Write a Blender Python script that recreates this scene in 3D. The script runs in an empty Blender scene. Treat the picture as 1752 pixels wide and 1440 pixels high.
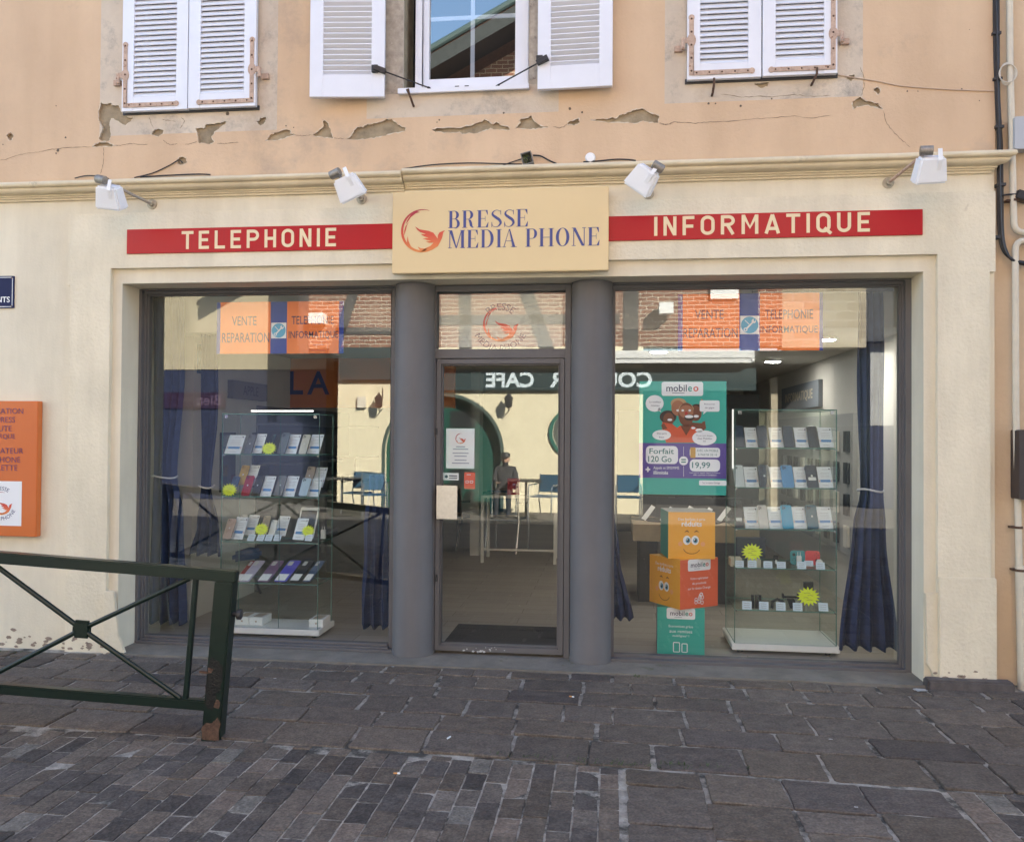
import bpy, bmesh, math, random
from mathutils import Vector, Matrix
from math import radians as R, sin, cos, pi
random.seed(7)
S = bpy.context.scene
C = S.collection
# ------------------------------------------------------------------ camera
FPX, YAW, PITCH, ROLL, CAMZ, CAMY = 1442.0, R(-6.757), R(0.885), R(0.402), 1.63, -5.9
_f = Vector((sin(YAW)*cos(PITCH), cos(YAW)*cos(PITCH), sin(PITCH)))
_r0 = Vector((cos(YAW), -sin(YAW), 0)); _u0 = _r0.cross(_f)
_r = cos(ROLL)*_r0 + sin(ROLL)*_u0; _u = -sin(ROLL)*_r0 + cos(ROLL)*_u0
CP = Vector((0, CAMY, CAMZ))
cd = bpy.data.cameras.new("camera"); cam = bpy.data.objects.new("camera", cd); C.objects.link(cam)
m3 = Matrix((( _r.x, _u.x, -_f.x), (_r.y, _u.y, -_f.y), (_r.z, _u.z, -_f.z)))
cam.matrix_world = Matrix.Translation(CP) @ m3.to_4x4()
cd.sensor_fit = 'HORIZONTAL'; cd.sensor_width = 36; cd.lens = FPX/1752*36; cd.clip_start = .05; cd.clip_end = 500
S.camera = cam
# ------------------------------------------------------------------ world, sun, exposure
SUN = Vector((.78, 1.0, .74)).normalized()          # towards the sun: behind the shop
w = bpy.data.worlds.new("World"); S.world = w; w.use_nodes = True
nt = w.node_tree; bg = nt.nodes['Background']; sk = nt.nodes.new('ShaderNodeTexSky')
sk.sky_type = 'NISHITA'; sk.sun_disc = False
sk.sun_elevation = math.asin(SUN.z); sk.sun_rotation = math.atan2(SUN.x, SUN.y)
sk.air_density = 1.0; sk.dust_density = .5; sk.ozone_density = 1.5
nt.links.new(sk.outputs[0], bg.inputs[0]); bg.inputs[1].default_value = .10
sl = bpy.data.lights.new("sun", 'SUN'); sl.energy = 5.0; sl.angle = R(.5); sl.color = (1, .93, .82)
so = bpy.data.objects.new("sun", sl); C.objects.link(so); so.rotation_euler = SUN.to_track_quat('Z', 'Y').to_euler(); so.location = (8, 12, 14)
S.view_settings.view_transform = 'Standard'; S.view_settings.look = 'None'
S.view_settings.exposure = 2.8; S.view_settings.gamma = 1
try:
    S.cycles.transparent_max_bounces = 40; S.cycles.max_bounces = 10; S.cycles.diffuse_bounces = 5; S.cycles.use_denoising = True
    S.cycles.sample_clamp_indirect = 6
except Exception: pass

# ------------------------------------------------------------------ helpers
def ray(px, py): return _f + _r*((px-876)/FPX) + _u*((720-py)/FPX)
def at(px, py, Y=0.0):
    d = ray(px, py); return CP + d*((Y-CAMY)/d.y)
def gd(px, py, Z=0.0):
    d = ray(px, py); return CP + d*((Z-CAMZ)/d.z)
GY = .30                                             # plane of the shop glass
def rf(px, py, Yr):                                  # point whose mirror image in the shop glass is seen at px, py
    p = at(px, py, 2*GY-Yr); return Vector((p.x, Yr, p.z))

MATS = {}
def mat(name, col=(.5,.5,.5), rough=.6, metal=0., var=0., vs=6., bump=0., bs=90., spec=.5, emit=0., coat=0., stain=None, streak=0.):
    if name in MATS: return MATS[name]
    m = bpy.data.materials.new(name); m.use_nodes = True; n = m.node_tree; b = n.nodes['Principled BSDF']
    b.inputs['Base Color'].default_value = (*col, 1); b.inputs['Roughness'].default_value = rough
    b.inputs['Metallic'].default_value = metal; b.inputs['Specular IOR Level'].default_value = spec
    if coat: b.inputs['Coat Weight'].default_value = coat; b.inputs['Coat Roughness'].default_value = .08
    if emit: b.inputs['Emission Color'].default_value = (*col, 1); b.inputs['Emission Strength'].default_value = emit
    if var or bump or stain:
        tc = n.nodes.new('ShaderNodeTexCoord')
    if var or stain:
        nz = n.nodes.new('ShaderNodeTexNoise'); nz.inputs['Scale'].default_value = vs; nz.inputs['Detail'].default_value = 7; nz.inputs['Roughness'].default_value = .62
        n.links.new(tc.outputs['Object'], nz.inputs['Vector'])
        rp = n.nodes.new('ShaderNodeValToRGB'); e = rp.color_ramp.elements
        e[0].position = .3; e[1].position = .72
        lo = [max(0, c*(1-var)) for c in col]; hi = [min(1, c*(1+var*.7)) for c in col]
        e[0].color = (*lo, 1); e[1].color = (*hi, 1)
        n.links.new(nz.outputs['Fac'], rp.inputs[0]); out = rp.outputs[0]
        if stain:                                    # (colour, scale, threshold)
            n2 = n.nodes.new('ShaderNodeTexNoise'); n2.inputs['Scale'].default_value = stain[1]; n2.inputs['Detail'].default_value = 9; n2.inputs['Roughness'].default_value = .7
            n.links.new(tc.outputs['Object'], n2.inputs['Vector'])
            r2 = n.nodes.new('ShaderNodeValToRGB'); r2.color_ramp.elements[0].position = stain[2]; r2.color_ramp.elements[1].position = min(1, stain[2]+.09)
            n.links.new(n2.outputs['Fac'], r2.inputs[0])
            mx = n.nodes.new('ShaderNodeMixRGB'); n.links.new(r2.outputs[0], mx.inputs[0]); n.links.new(out, mx.inputs[1]); mx.inputs[2].default_value = (*stain[0], 1); out = mx.outputs[0]
        if streak:                                   # rain streaks and grime running down
            mp = n.nodes.new('ShaderNodeMapping'); mp.inputs['Scale'].default_value = (4.3, 4.3, .6); n.links.new(tc.outputs['Object'], mp.inputs['Vector'])
            n4 = n.nodes.new('ShaderNodeTexNoise'); n4.inputs['Scale'].default_value = 1; n4.inputs['Detail'].default_value = 8; n4.inputs['Roughness'].default_value = .65; n.links.new(mp.outputs[0], n4.inputs['Vector'])
            r4 = n.nodes.new('ShaderNodeValToRGB'); r4.color_ramp.elements[0].position = .36; r4.color_ramp.elements[1].position = .62
            r4.color_ramp.elements[0].color = (1-streak, 1-streak*1.1, 1-streak*1.25, 1); r4.color_ramp.elements[1].color = (1.04,1.04,1.04,1); n.links.new(n4.outputs['Fac'], r4.inputs[0])
            m4 = n.nodes.new('ShaderNodeMixRGB'); m4.blend_type = 'MULTIPLY'; m4.inputs[0].default_value = 1; n.links.new(out, m4.inputs[1]); n.links.new(r4.outputs[0], m4.inputs[2]); out = m4.outputs[0]
        n.links.new(out, b.inputs['Base Color'])
    if bump:
        nb = n.nodes.new('ShaderNodeTexNoise'); nb.inputs['Scale'].default_value = bs; nb.inputs['Detail'].default_value = 5
        n.links.new(tc.outputs['Object'], nb.inputs['Vector'])
        bp = n.nodes.new('ShaderNodeBump'); bp.inputs['Strength'].default_value = bump; bp.inputs['Distance'].default_value = .01
        n.links.new(nb.outputs['Fac'], bp.inputs['Height']); n.links.new(bp.outputs[0], b.inputs['Normal'])
    MATS[name] = m; return m
def glass(name, tint, refl, edge=.6):
    if name in MATS: return MATS[name]
    m = bpy.data.materials.new(name); m.use_nodes = True; n = m.node_tree
    for x in list(n.nodes): n.nodes.remove(x)
    o = n.nodes.new('ShaderNodeOutputMaterial'); t = n.nodes.new('ShaderNodeBsdfTransparent'); g = n.nodes.new('ShaderNodeBsdfGlossy'); mx = n.nodes.new('ShaderNodeMixShader')
    t.inputs[0].default_value = (*tint, 1); g.inputs['Roughness'].default_value = 0.0; g.inputs[0].default_value = (.97, 1, .96, 1)
    lw = n.nodes.new('ShaderNodeLayerWeight'); lw.inputs[0].default_value = .5
    p = n.nodes.new('ShaderNodeMath'); p.operation = 'POWER'; n.links.new(lw.outputs['Facing'], p.inputs[0]); p.inputs[1].default_value = 4
    a = n.nodes.new('ShaderNodeMath'); a.operation = 'MULTIPLY_ADD'; n.links.new(p.outputs[0], a.inputs[0]); a.inputs[1].default_value = edge; a.inputs[2].default_value = refl
    n.links.new(a.outputs[0], mx.inputs[0]); n.links.new(t.outputs[0], mx.inputs[1]); n.links.new(g.outputs[0], mx.inputs[2]); n.links.new(mx.outputs[0], o.inputs[0])
    MATS[name] = m; return m

class Fr:                                            # a plane to print on: origin, right, up, outward normal
    def __init__(s, o, u=(1,0,0), v=(0,0,1)):
        s.o = Vector(o); s.u = Vector(u).normalized(); s.v = Vector(v).normalized(); s.n = s.u.cross(s.v)
    def p(s, x, y, d=0): return s.o + s.u*x + s.v*y + s.n*d
def front(Y): return Fr((0, Y, 0))

_TX = {}
def text2d(s, bold=0.0, spacing=1.0):
    k = (s, bold, spacing)
    if k not in _TX:
        cu = bpy.data.curves.new('t', 'FONT'); cu.body = s; cu.size = 1; cu.offset = bold; cu.space_character = spacing; cu.resolution_u = 3
        ob = bpy.data.objects.new('t', cu); C.objects.link(ob)
        me = bpy.data.meshes.new_from_object(ob)
        V = [(v.co.x, v.co.y) for v in me.vertices]; Fc = [tuple(p.vertices) for p in me.polygons]
        bpy.data.objects.remove(ob); bpy.data.curves.remove(cu); bpy.data.meshes.remove(me)
        _TX[k] = (V, Fc)
    return _TX[k]

class MB:
    def __init__(s): s.v = []; s.f = []; s.m = []; s.t = []
    def add(s, V, F, m=0, t=None):
        b = len(s.v); s.v += [Vector(x) for x in V]; s.f += [tuple(i+b for i in q) for q in F]; s.m += [m]*len(F); s.t += [t]*len(V); return s
    def hexa(s, P, m=0): return s.add(P, [(0,3,2,1),(4,5,6,7),(0,1,5,4),(1,2,6,5),(2,3,7,6),(3,0,4,7)], m)
    def box(s, x0, x1, y0, y1, z0, z1, m=0):
        x0, x1 = sorted((x0, x1)); y0, y1 = sorted((y0, y1)); z0, z1 = sorted((z0, z1))
        return s.hexa([(x0,y0,z0),(x1,y0,z0),(x1,y1,z0),(x0,y1,z0),(x0,y0,z1),(x1,y0,z1),(x1,y1,z1),(x0,y1,z1)], m)
    def obox(s, c, sx, sy, sz, M=None, m=0):
        c = Vector(c); P = []
        for z in (-.5,.5):
            for x, y in ((-.5,-.5),(.5,-.5),(.5,.5),(-.5,.5)):
                q = Vector((x*sx, y*sy, z*sz)); P.append(c + (M @ q if M else q))
        return s.hexa(P, m)
    def bar(s, a, b, wd, th, up=(0,0,1), m=0):
        a = Vector(a); b = Vector(b); d = (b-a).normalized(); x = d.cross(Vector(up))
        if x.length < 1e-4: x = d.cross(Vector((0,1,0)))
        x.normalize(); y = x.cross(d); P = []
        for q in (a, b):
            for i, j in ((-1,-1),(1,-1),(1,1),(-1,1)): P.append(q + x*(i*wd/2) + y*(j*th/2))
        return s.hexa(P, m)
    def tube(s, pts, r, n=8, m=0, cap=True):
        pts = [Vector(p) for p in pts]; rs = r if isinstance(r, (list, tuple)) else [r]*len(pts); V = []; F = []; x = None
        for i, p in enumerate(pts):
            d = (pts[min(i+1, len(pts)-1)] - pts[max(i-1, 0)]).normalized()
            if x is None:
                x = d.cross(Vector((0,0,1)))
                if x.length < 1e-3: x = d.cross(Vector((0,1,0)))
            x = (x - d*x.dot(d)).normalized(); y = d.cross(x)
            for k in range(n): V.append(p + (x*cos(2*pi*k/n) + y*sin(2*pi*k/n))*rs[i])
        for i in range(len(pts)-1):
            for k in range(n): F.append((i*n+k, i*n+(k+1)%n, (i+1)*n+(k+1)%n, (i+1)*n+k))
        if cap: F.append(tuple(range(n))[::-1]); F.append(tuple(range((len(pts)-1)*n, len(pts)*n)))
        return s.add(V, F, m)
    def lathe(s, c, prof, n=24, axis='z', m=0):      # prof: (radius, height)
        c = Vector(c); V = []; F = []
        for r, h in prof:
            for k in range(n):
                a = 2*pi*k/n
                q = (r*cos(a), r*sin(a), h) if axis == 'z' else (r*cos(a), -h, r*sin(a)) if axis == 'y' else (h, r*cos(a), r*sin(a))
                V.append(c + Vector(q))
        for i in range(len(prof)-1):
            for k in range(n): F.append((i*n+k, i*n+(k+1)%n, (i+1)*n+(k+1)%n, (i+1)*n+k))
        F.append(tuple(range(n))[::-1]); F.append(tuple(range((len(prof)-1)*n, len(prof)*n)))
        return s.add(V, F, m)
    def prism(s, fr, poly, d0, d1, m=0):
        n = len(poly); V = [fr.p(x, y, d0) for x, y in poly] + [fr.p(x, y, d1) for x, y in poly]
        F = [tuple(range(n))[::-1], tuple(range(n, 2*n))] + [(i, (i+1)%n, n+(i+1)%n, n+i) for i in range(n)]
        return s.add(V, F, m)
    def flat(s, fr, poly, d=0, m=0): return s.add([fr.p(x, y, d) for x, y in poly], [tuple(range(len(poly)))], m)
    def rect(s, fr, x0, x1, y0, y1, d=0, m=0): return s.flat(fr, [(x0,y0),(x1,y0),(x1,y1),(x0,y1)], d, m)
    def rrect(s, fr, x0, x1, y0, y1, r, d=0, m=0, th=0):
        P = rrp(x0, x1, y0, y1, r); return s.prism(fr, P, d, d+th, m) if th else s.flat(fr, P, d, m)
    def disc(s, fr, cx, cy, rx, ry=None, d=0, m=0, n=24): ry = ry or rx; return s.flat(fr, [(cx+rx*cos(2*pi*k/n), cy+ry*sin(2*pi*k/n)) for k in range(n)], d, m)
    def stroke(s, fr, pts, ws, d=0, m=0):
        if not isinstance(ws, (list, tuple)): ws = [ws]*len(pts)
        L = []; Rr = []
        for i, p in enumerate(pts):
            a = pts[max(i-1,0)]; b = pts[min(i+1,len(pts)-1)]; dx, dy = b[0]-a[0], b[1]-a[1]; l = math.hypot(dx, dy) or 1
            nx, ny = -dy/l*ws[i]/2, dx/l*ws[i]/2; L.append((p[0]+nx, p[1]+ny)); Rr.append((p[0]-nx, p[1]-ny))
        V = [fr.p(*q, d) for q in L+Rr]; n = len(pts)
        return s.add(V, [(n+i, n+i+1, i+1, i) for i in range(n-1)], m)
    def text(s, fr, st, cx, cy, w=None, h=None, bold=0, d=.001, m=0, align='c', spacing=1.0, arc=None):
        V, F = text2d(st, bold, spacing)
        if not V: return s
        x0 = min(v[0] for v in V); x1 = max(v[0] for v in V); y0 = min(v[1] for v in V); y1 = max(v[1] for v in V)
        sx = w/(x1-x0) if w else None; sy = h/(y1-y0) if h else None
        sx = sx or sy; sy = sy or sx
        ox = {'c': (x0+x1)/2, 'l': x0, 'r': x1}[align]; oy = (y0+y1)/2
        Q = [((x-ox)*sx, (y-oy)*sy) for x, y in V]
        if arc:                                      # radius (+ over the top, - along the bottom), centre cx, cy
            r = arc; Q = [((abs(r)+y*(1 if r > 0 else -1))*sin(x/abs(r)), (abs(r)+y*(1 if r > 0 else -1))*cos(x/abs(r))*(1 if r > 0 else -1)) for x, y in Q]
        return s.add([fr.p(cx+x, cy+y, d) for x, y in Q], F, m)
    def build(s, name, mats, parent=None, origin=None, bevel=0, smooth=False, seg=2):
        if not isinstance(mats, (list, tuple)): mats = [mats]
        if parent is not None: o3 = ORG[parent.name]
        else: o3 = Vector(origin) if origin is not None else s.base()
        me = bpy.data.meshes.new(name); me.from_pydata([v-o3 for v in s.v], [], s.f)
        for mm in mats: me.materials.append(mm)
        me.polygons.foreach_set('material_index', s.m)
        if any(t is not None for t in s.t):
            ca = me.color_attributes.new('tint', 'FLOAT_COLOR', 'POINT')
            for i, t in enumerate(s.t): ca.data[i].color = (*(t or (.5,.5,.5)), 1)
        if bevel:
            bm = bmesh.new(); bm.from_mesh(me); bmesh.ops.remove_doubles(bm, verts=bm.verts, dist=1e-6)
            ed = [e for e in bm.edges if len(e.link_faces) == 2 and e.calc_face_angle(0) > .5]
            bmesh.ops.bevel(bm, geom=ed, offset=bevel, segments=seg, affect='EDGES', clamp_overlap=True); bm.to_mesh(me); bm.free()
        if smooth:
            me.polygons.foreach_set('use_smooth', [True]*len(me.polygons))
            try: me.set_sharp_from_angle(angle=R(38))
            except Exception: pass
        me.update(); ob = bpy.data.objects.new(name, me); C.objects.link(ob)
        if parent is not None: ob.parent = parent
        else: ob.location = o3
        ORG[ob.name] = o3; return ob
    def parts(s, name, mats, parent=None, **kw):      # one object for every separate piece
        par = list(range(len(s.v)))
        def fd(i):
            while par[i] != i: par[i] = par[par[i]]; i = par[i]
            return i
        for f in s.f:
            for k in f[1:]: par[fd(k)] = fd(f[0])
        comp = {}
        for i, f in enumerate(s.f): comp.setdefault(fd(f[0]), []).append(i)
        for fs_ in comp.values():
            m = MB(); mp = {}
            for i in fs_:
                for k in s.f[i]:
                    if k not in mp: mp[k] = len(m.v); m.v.append(s.v[k]); m.t.append(s.t[k])
                m.f.append(tuple(mp[k] for k in s.f[i])); m.m.append(s.m[i])
            m.build(name, mats, parent, **kw)
    def base(s):
        xs = [v.x for v in s.v]; ys = [v.y for v in s.v]; zs = [v.z for v in s.v]
        return Vector(((min(xs)+max(xs))/2, (min(ys)+max(ys))/2, min(zs)))
ORG = {}
def tag(o, label=None, cat=None, group=None, kind=None):
    for k, v in (('label', label), ('category', cat), ('group', group), ('kind', kind)):
        if v: o[k] = v
    return o
def thing(name, loc, label, cat, group=None):
    o = bpy.data.objects.new(name, None); C.objects.link(o); o.location = loc; o.empty_display_size = .1
    ORG[o.name] = Vector(loc); return tag(o, label, cat, group)
def rrp(x0, x1, y0, y1, r, k=4):
    P = []
    for cx, cy, a in ((x1-r, y0+r, -90), (x1-r, y1-r, 0), (x0+r, y1-r, 90), (x0+r, y0+r, 180)):
        for i in range(k+1): t = R(a+90*i/k); P.append((cx+r*cos(t), cy+r*sin(t)))
    return P
def plate(outer, holes, y0, y1):
    """A plate in the XZ plane with real holes through it; returns verts and faces."""
    cu = bpy.data.curves.new('pl', 'CURVE'); cu.dimensions = '2D'; cu.fill_mode = 'BOTH'; cu.extrude = abs(y1-y0)/2
    for P in [outer]+holes:
        sp = cu.splines.new('POLY'); sp.points.add(len(P)-1); sp.use_cyclic_u = True
        for i, (x, y) in enumerate(P): sp.points[i].co = (x, y, 0, 1)
    ob = bpy.data.objects.new('pl', cu); C.objects.link(ob); me = bpy.data.meshes.new_from_object(ob)
    ym = (y0+y1)/2; V = [(v.co.x, ym-v.co.z, v.co.y) for v in me.vertices]; F = [tuple(p.vertices) for p in me.polygons]
    bpy.data.objects.remove(ob); bpy.data.curves.remove(cu); bpy.data.meshes.remove(me)
    return V, F
def px2(pts, Y=0): return [(at(x, y, Y).x, at(x, y, Y).z) for x, y in pts]
def spline(pts, n=6):
    out = []; P = [Vector(p) for p in pts]
    for i in range(len(P)-1):
        p0, p1, p2, p3 = P[max(i-1,0)], P[i], P[i+1], P[min(i+2, len(P)-1)]
        for k in range(n):
            t = k/n; out.append(.5*((2*p1)+(p2-p0)*t+(2*p0-5*p1+4*p2-p3)*t*t+(3*p1-p0-3*p2+p3)*t**3))
    out.append(P[-1]); return out

# ------------------------------------------------------------------ materials
cream = mat('cream_render', (.74,.66,.50), .9, var=.10, vs=2.2, bump=.55, bs=42, stain=((.52,.44,.32), 3.1, .64), streak=.055)
creamsm = mat('cream_smooth', (.73,.655,.505), .88, var=.09, vs=1.7, bump=.18, bs=60, stain=((.50,.44,.34), 2.2, .66), streak=.06)
cornm = mat('cornice_paint', (.70,.60,.42), .8, var=.08, vs=3, bump=.12, bs=50, stain=((.42,.36,.26), 5, .64), streak=.08)
greym = mat('grey_lacquer', (.120,.113,.113), .62, var=.10, vs=2.5, bump=.02, bs=200, streak=.06)
white = mat('white_pvc', (.74,.75,.80), .4, var=.04, vs=4)
whitep = mat('white_paint', (.80,.80,.80), .5)
paper = mat('white_paper', (.80,.80,.79), .7)
navy = mat('navy_print', (.03,.035,.14), .5)
navycloth = mat('navy_curtain', (.018,.032,.088), .9, var=.25, vs=14, bump=.2, bs=220)
black = mat('black_plastic', (.015,.015,.017), .45)
darkm = mat('dark_paint', (.03,.03,.033), .5)
rust = mat('rusty_paint', (.52,.37,.28), .8, var=.25, vs=40, bump=.3, bs=120, stain=((.22,.09,.04), 30, .58))
rustdk = mat('rusty_iron', (.10,.055,.035), .85, var=.5, vs=40, bump=.4, bs=120)
steel = mat('brushed_steel', (.62,.58,.54), .38, metal=.75, var=.12, vs=30)
chrome = mat('chrome', (.75,.76,.78), .15, metal=1)
winglass = glass('window_glass', (.975,.985,.975), .125)
cabglass = glass('cabinet_glass', (.965,.985,.975), .035, .3)
edgeg = mat('glass_edge', (.10,.22,.19), .2)
orange = mat('orange_print', (.80,.25,.06), .45)
red = mat('red_panel', (.42,.004,.012), .3, spec=.3)
blue = mat('blue_print', (.03,.05,.30), .45)
yellow = mat('fluo_yellow', (.80,.90,.02), .6)
teal = mat('teal_print', (.02,.36,.29), .4)
purple = mat('purple_print', (.09,.055,.27), .4)
ink = mat('dark_ink', (.05,.04,.09), .5)
# ------------------------------------------------------------------ ground: street, pavement
def stone_material(name, rough, bump, bs):
    m = bpy.data.materials.new(name); m.use_nodes = True; n = m.node_tree; b = n.nodes['Principled BSDF']
    at_ = n.nodes.new('ShaderNodeVertexColor'); at_.layer_name = 'tint'
    tc = n.nodes.new('ShaderNodeTexCoord'); nz = n.nodes.new('ShaderNodeTexNoise'); nz.inputs['Scale'].default_value = 11; nz.inputs['Detail'].default_value = 10; nz.inputs['Roughness'].default_value = .78
    n.links.new(tc.outputs['Object'], nz.inputs['Vector'])
    rp = n.nodes.new('ShaderNodeValToRGB'); rp.color_ramp.elements[0].position = .3; rp.color_ramp.elements[1].position = .75
    rp.color_ramp.elements[0].color = (.56,.55,.55,1); rp.color_ramp.elements[1].color = (1.38,1.36,1.33,1); n.links.new(nz.outputs['Fac'], rp.inputs[0])
    mx = n.nodes.new('ShaderNodeMixRGB'); mx.blend_type = 'MULTIPLY'; mx.inputs[0].default_value = 1
    n.links.new(at_.outputs[0], mx.inputs[1]); n.links.new(rp.outputs[0], mx.inputs[2])
    n3 = n.nodes.new('ShaderNodeTexNoise'); n3.inputs['Scale'].default_value = 85; n3.inputs['Detail'].default_value = 3; n.links.new(tc.outputs['Object'], n3.inputs['Vector'])
    r3 = n.nodes.new('ShaderNodeValToRGB'); r3.color_ramp.elements[0].position = .35; r3.color_ramp.elements[1].position = .7
    r3.color_ramp.elements[0].color = (.6,.6,.6,1); r3.color_ramp.elements[1].color = (1.25,1.25,1.25,1); n.links.new(n3.outputs['Fac'], r3.inputs[0])
    m2 = n.nodes.new('ShaderNodeMixRGB'); m2.blend_type = 'MULTIPLY'; m2.inputs[0].default_value = .8; n.links.new(mx.outputs[0], m2.inputs[1]); n.links.new(r3.outputs[0], m2.inputs[2])
    n.links.new(m2.outputs[0], b.inputs['Base Color']); b.inputs['Roughness'].default_value = rough; b.inputs['Specular IOR Level'].default_value = .22
    nb = n.nodes.new('ShaderNodeTexNoise'); nb.inputs['Scale'].default_value = bs; nb.inputs['Detail'].default_value = 8; n.links.new(tc.outputs['Object'], nb.inputs['Vector'])
    bp = n.nodes.new('ShaderNodeBump'); bp.inputs['Strength'].default_value = bump; bp.inputs['Distance'].default_value = .012
    n.links.new(nb.outputs['Fac'], bp.inputs['Height']); n.links.new(bp.outputs[0], b.inputs['Normal']); return m
slate = stone_material('slate_paving', .7, .9, 24); sett = stone_material('cobble_setts', .7, .8, 36)
mortar = mat('mortar', (.36,.325,.27), .95, var=.5, vs=14, bump=.8, bs=70, stain=((.06,.055,.045), 4, .50))
def stone(mb, P, tint, rad=.012, top=0.0, jit=.004, inset=.006):
    """one paving stone: quad P (4 xy corners), worn irregular edges, slightly tilted"""
    c = Vector((sum(p[0] for p in P)/4, sum(p[1] for p in P)/4)); tx, ty = random.uniform(-.016,.016), random.uniform(-.016,.016)
    ring = []
    for i in range(4):
        a = Vector(P[i]); b = Vector(P[i-1]); d = Vector(P[(i+1)%4]); r = rad*random.uniform(.4,1.7)
        e1 = (b-a).normalized(); e2 = (d-a).normalized()
        ring += [a+e1*r, a+(e1+e2)*r*.32, a+e2*r]
        for t in (.3,.5,.7):
            m_ = a+(d-a)*(t+random.uniform(-.06,.06)); ring.append(m_ + (c-m_).normalized()*random.uniform(-.4,1)*jit)
    h = top + random.uniform(-.004,.003); n = len(ring); V = []
    for q, s_, z in ((ring,0,-.035),(ring,0,-.005),(ring,.45,-.0012),(ring,1,0)):
        for p in q:
            d = (c-p); p2 = p + d.normalized()*(inset*s_*random.uniform(.6,1.4)); V.append((p2.x, p2.y, (h + z + (p2.x-c.x)*tx + (p2.y-c.y)*ty) if z > -.03 else -.035))
    F = []
    for k in range(3):
        for i in range(n): F.append((k*n+i, k*n+(i+1)%n, (k+1)*n+(i+1)%n, (k+1)*n+i))
    F.append(tuple(range(3*n, 4*n))); mb.add(V, F, 0, tint)
def slate_tint():
    v = random.uniform(.068,.098); k = random.random()
    v *= 1.30; return (v*1.40, v*1.16, v*.95) if k < .6 else (v*1.46, v*1.18, v*.92) if k < .88 else (v*1.02, v*.85, v*.74)
def bound(x): return -1.635 - .042*(x+1.2)           # kerb line between the shop pavement and the street
pv = MB()
YR = [-.10,-.27,-.52,-.76,-1.06,-1.32]
def rowy(i, x): 
    if i == 6: return bound(x)
    return YR[i] - .012*i*(x+.75)*.55
for i in range(6):
    x = -8.5 + random.uniform(0,.3); big = i in (2,4,5)
    while x < 7.5:
        L = random.uniform(.30,.56) if big else random.uniform(.22,.40); g = random.uniform(.010,.022); sk = random.uniform(-.012,.012)
        x2 = x+L; a = .004+random.uniform(0,.007); b_ = .005+random.uniform(0,.008)
        stone(pv, [(x+sk, rowy(i+1,x)+b_), (x2+sk, rowy(i+1,x2)+b_), (x2, rowy(i,x2)-a), (x, rowy(i,x)-a)], slate_tint(), .014, 0, .008)
        x = x2+g
XC0, XC1 = .055, 1.53                                 # crossing strip of large stones running away from the shop
for j, (xa, xb) in enumerate(((XC0,.43),(.43,.80),(.80,1.16),(1.16,XC1))):
    y = bound((xa+xb)/2)-.004
    while y > -5.6:
        L = random.uniform(.19,.42); sl_ = -.042*(xb-xa)
        g = random.uniform(.008,.016); jx = random.uniform(-.015,.015)
        stone(pv, [(xa+.008+jx, y-L), (xb-.008+jx*.5, y-L+sl_), (xb-.008+jx*.5, y-g+sl_), (xa+.008+jx, y-g)], slate_tint(), .014, 0, .008)
        y -= L
pav = pv.build('pavement', slate, origin=(0,0,0)); tag(pav, kind='structure')
cb = MB()
def sett_tint():
    k = random.random(); v = random.uniform(.055,.10)
    if k < .40: return (v*1.34, v*1.15, v*1.0)
    if k < .78: return (v*1.92, v*1.55, v*1.22)
    if k < .85: return (.205,.16,.125)
    if k < .88: return (.20,.18,.15)
    return (v*2.0, v*1.68, v*1.38)
def cobbles(xa, xb, ylim, wd):
    x = xa
    while x < xb-.04:
        w_ = min(wd*random.uniform(.93,1.07), xb-x); y = bound(x)-.012-random.uniform(0,.11)
        if random.random() < .8: stone(cb, [(x+.0028,y+.0028),(x+w_-.0028,y+.0028),(x+w_-.0028,bound(x+w_)-.008),(x+.0028,bound(x)-.008)], sett_tint(), .005, -.006, .002, .0035)
        while y > ylim:
            L = random.uniform(.165,.225); e = random.uniform(-.0028,.004)
            stone(cb, [(x+.0028, y-L+.0035+e), (x+w_-.0028, y-L+.0035-e), (x+w_-.0028, y-e), (x+.0028, y+e)], sett_tint(), .006, -.006, .003, .0035); y -= L
        x += w_
cobbles(-5.2, XC0-.012, -5.4, .108); cobbles(XC1+.012, 4.2, -5.4, .125)
tag(cb.build('cobble_street', sett, origin=(0,0,0)), kind='structure')
st = bpy.data.materials.new('street_sheet'); st.use_nodes = True; n = st.node_tree; b = n.nodes['Principled BSDF']
tc = n.nodes.new('ShaderNodeTexCoord'); br = n.nodes.new('ShaderNodeTexBrick'); br.inputs['Scale'].default_value = 1; br.inputs['Brick Width'].default_value = .16; br.inputs['Row Height'].default_value = .11
br.inputs['Mortar Size'].default_value = .008; br.inputs['Color1'].default_value = (.075,.07,.07,1); br.inputs['Color2'].default_value = (.14,.12,.105,1); br.inputs['Mortar'].default_value = (.16,.15,.14,1)
n.links.new(tc.outputs['Object'], br.inputs['Vector']); n.links.new(br.outputs[0], b.inputs['Base Color']); b.inputs['Roughness'].default_value = .75
g_ = MB(); g_.rect(Fr((0,0,0),(1,0,0),(0,1,0)), -60,60,-60,-5.45, -.008)
tag(g_.build('street', st, origin=(0,0,0)), kind='structure')
g_ = MB(); g_.rect(Fr((0,0,0),(1,0,0),(0,1,0)), -60,60,-5.45,40, -.0105)
tag(g_.build('ground', mortar, origin=(0,0,0)), kind='structure')

# ------------------------------------------------------------------ the shop building
XL, XR, ROOFZ = -13.0, at(1702,300).x, 6.3
bld = thing('shop_building', (-.8, .3, 0), 'peach and cream shop building with louvred shutters and grey glazed shopfront', 'building')
BO = ORG[bld.name]
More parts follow.
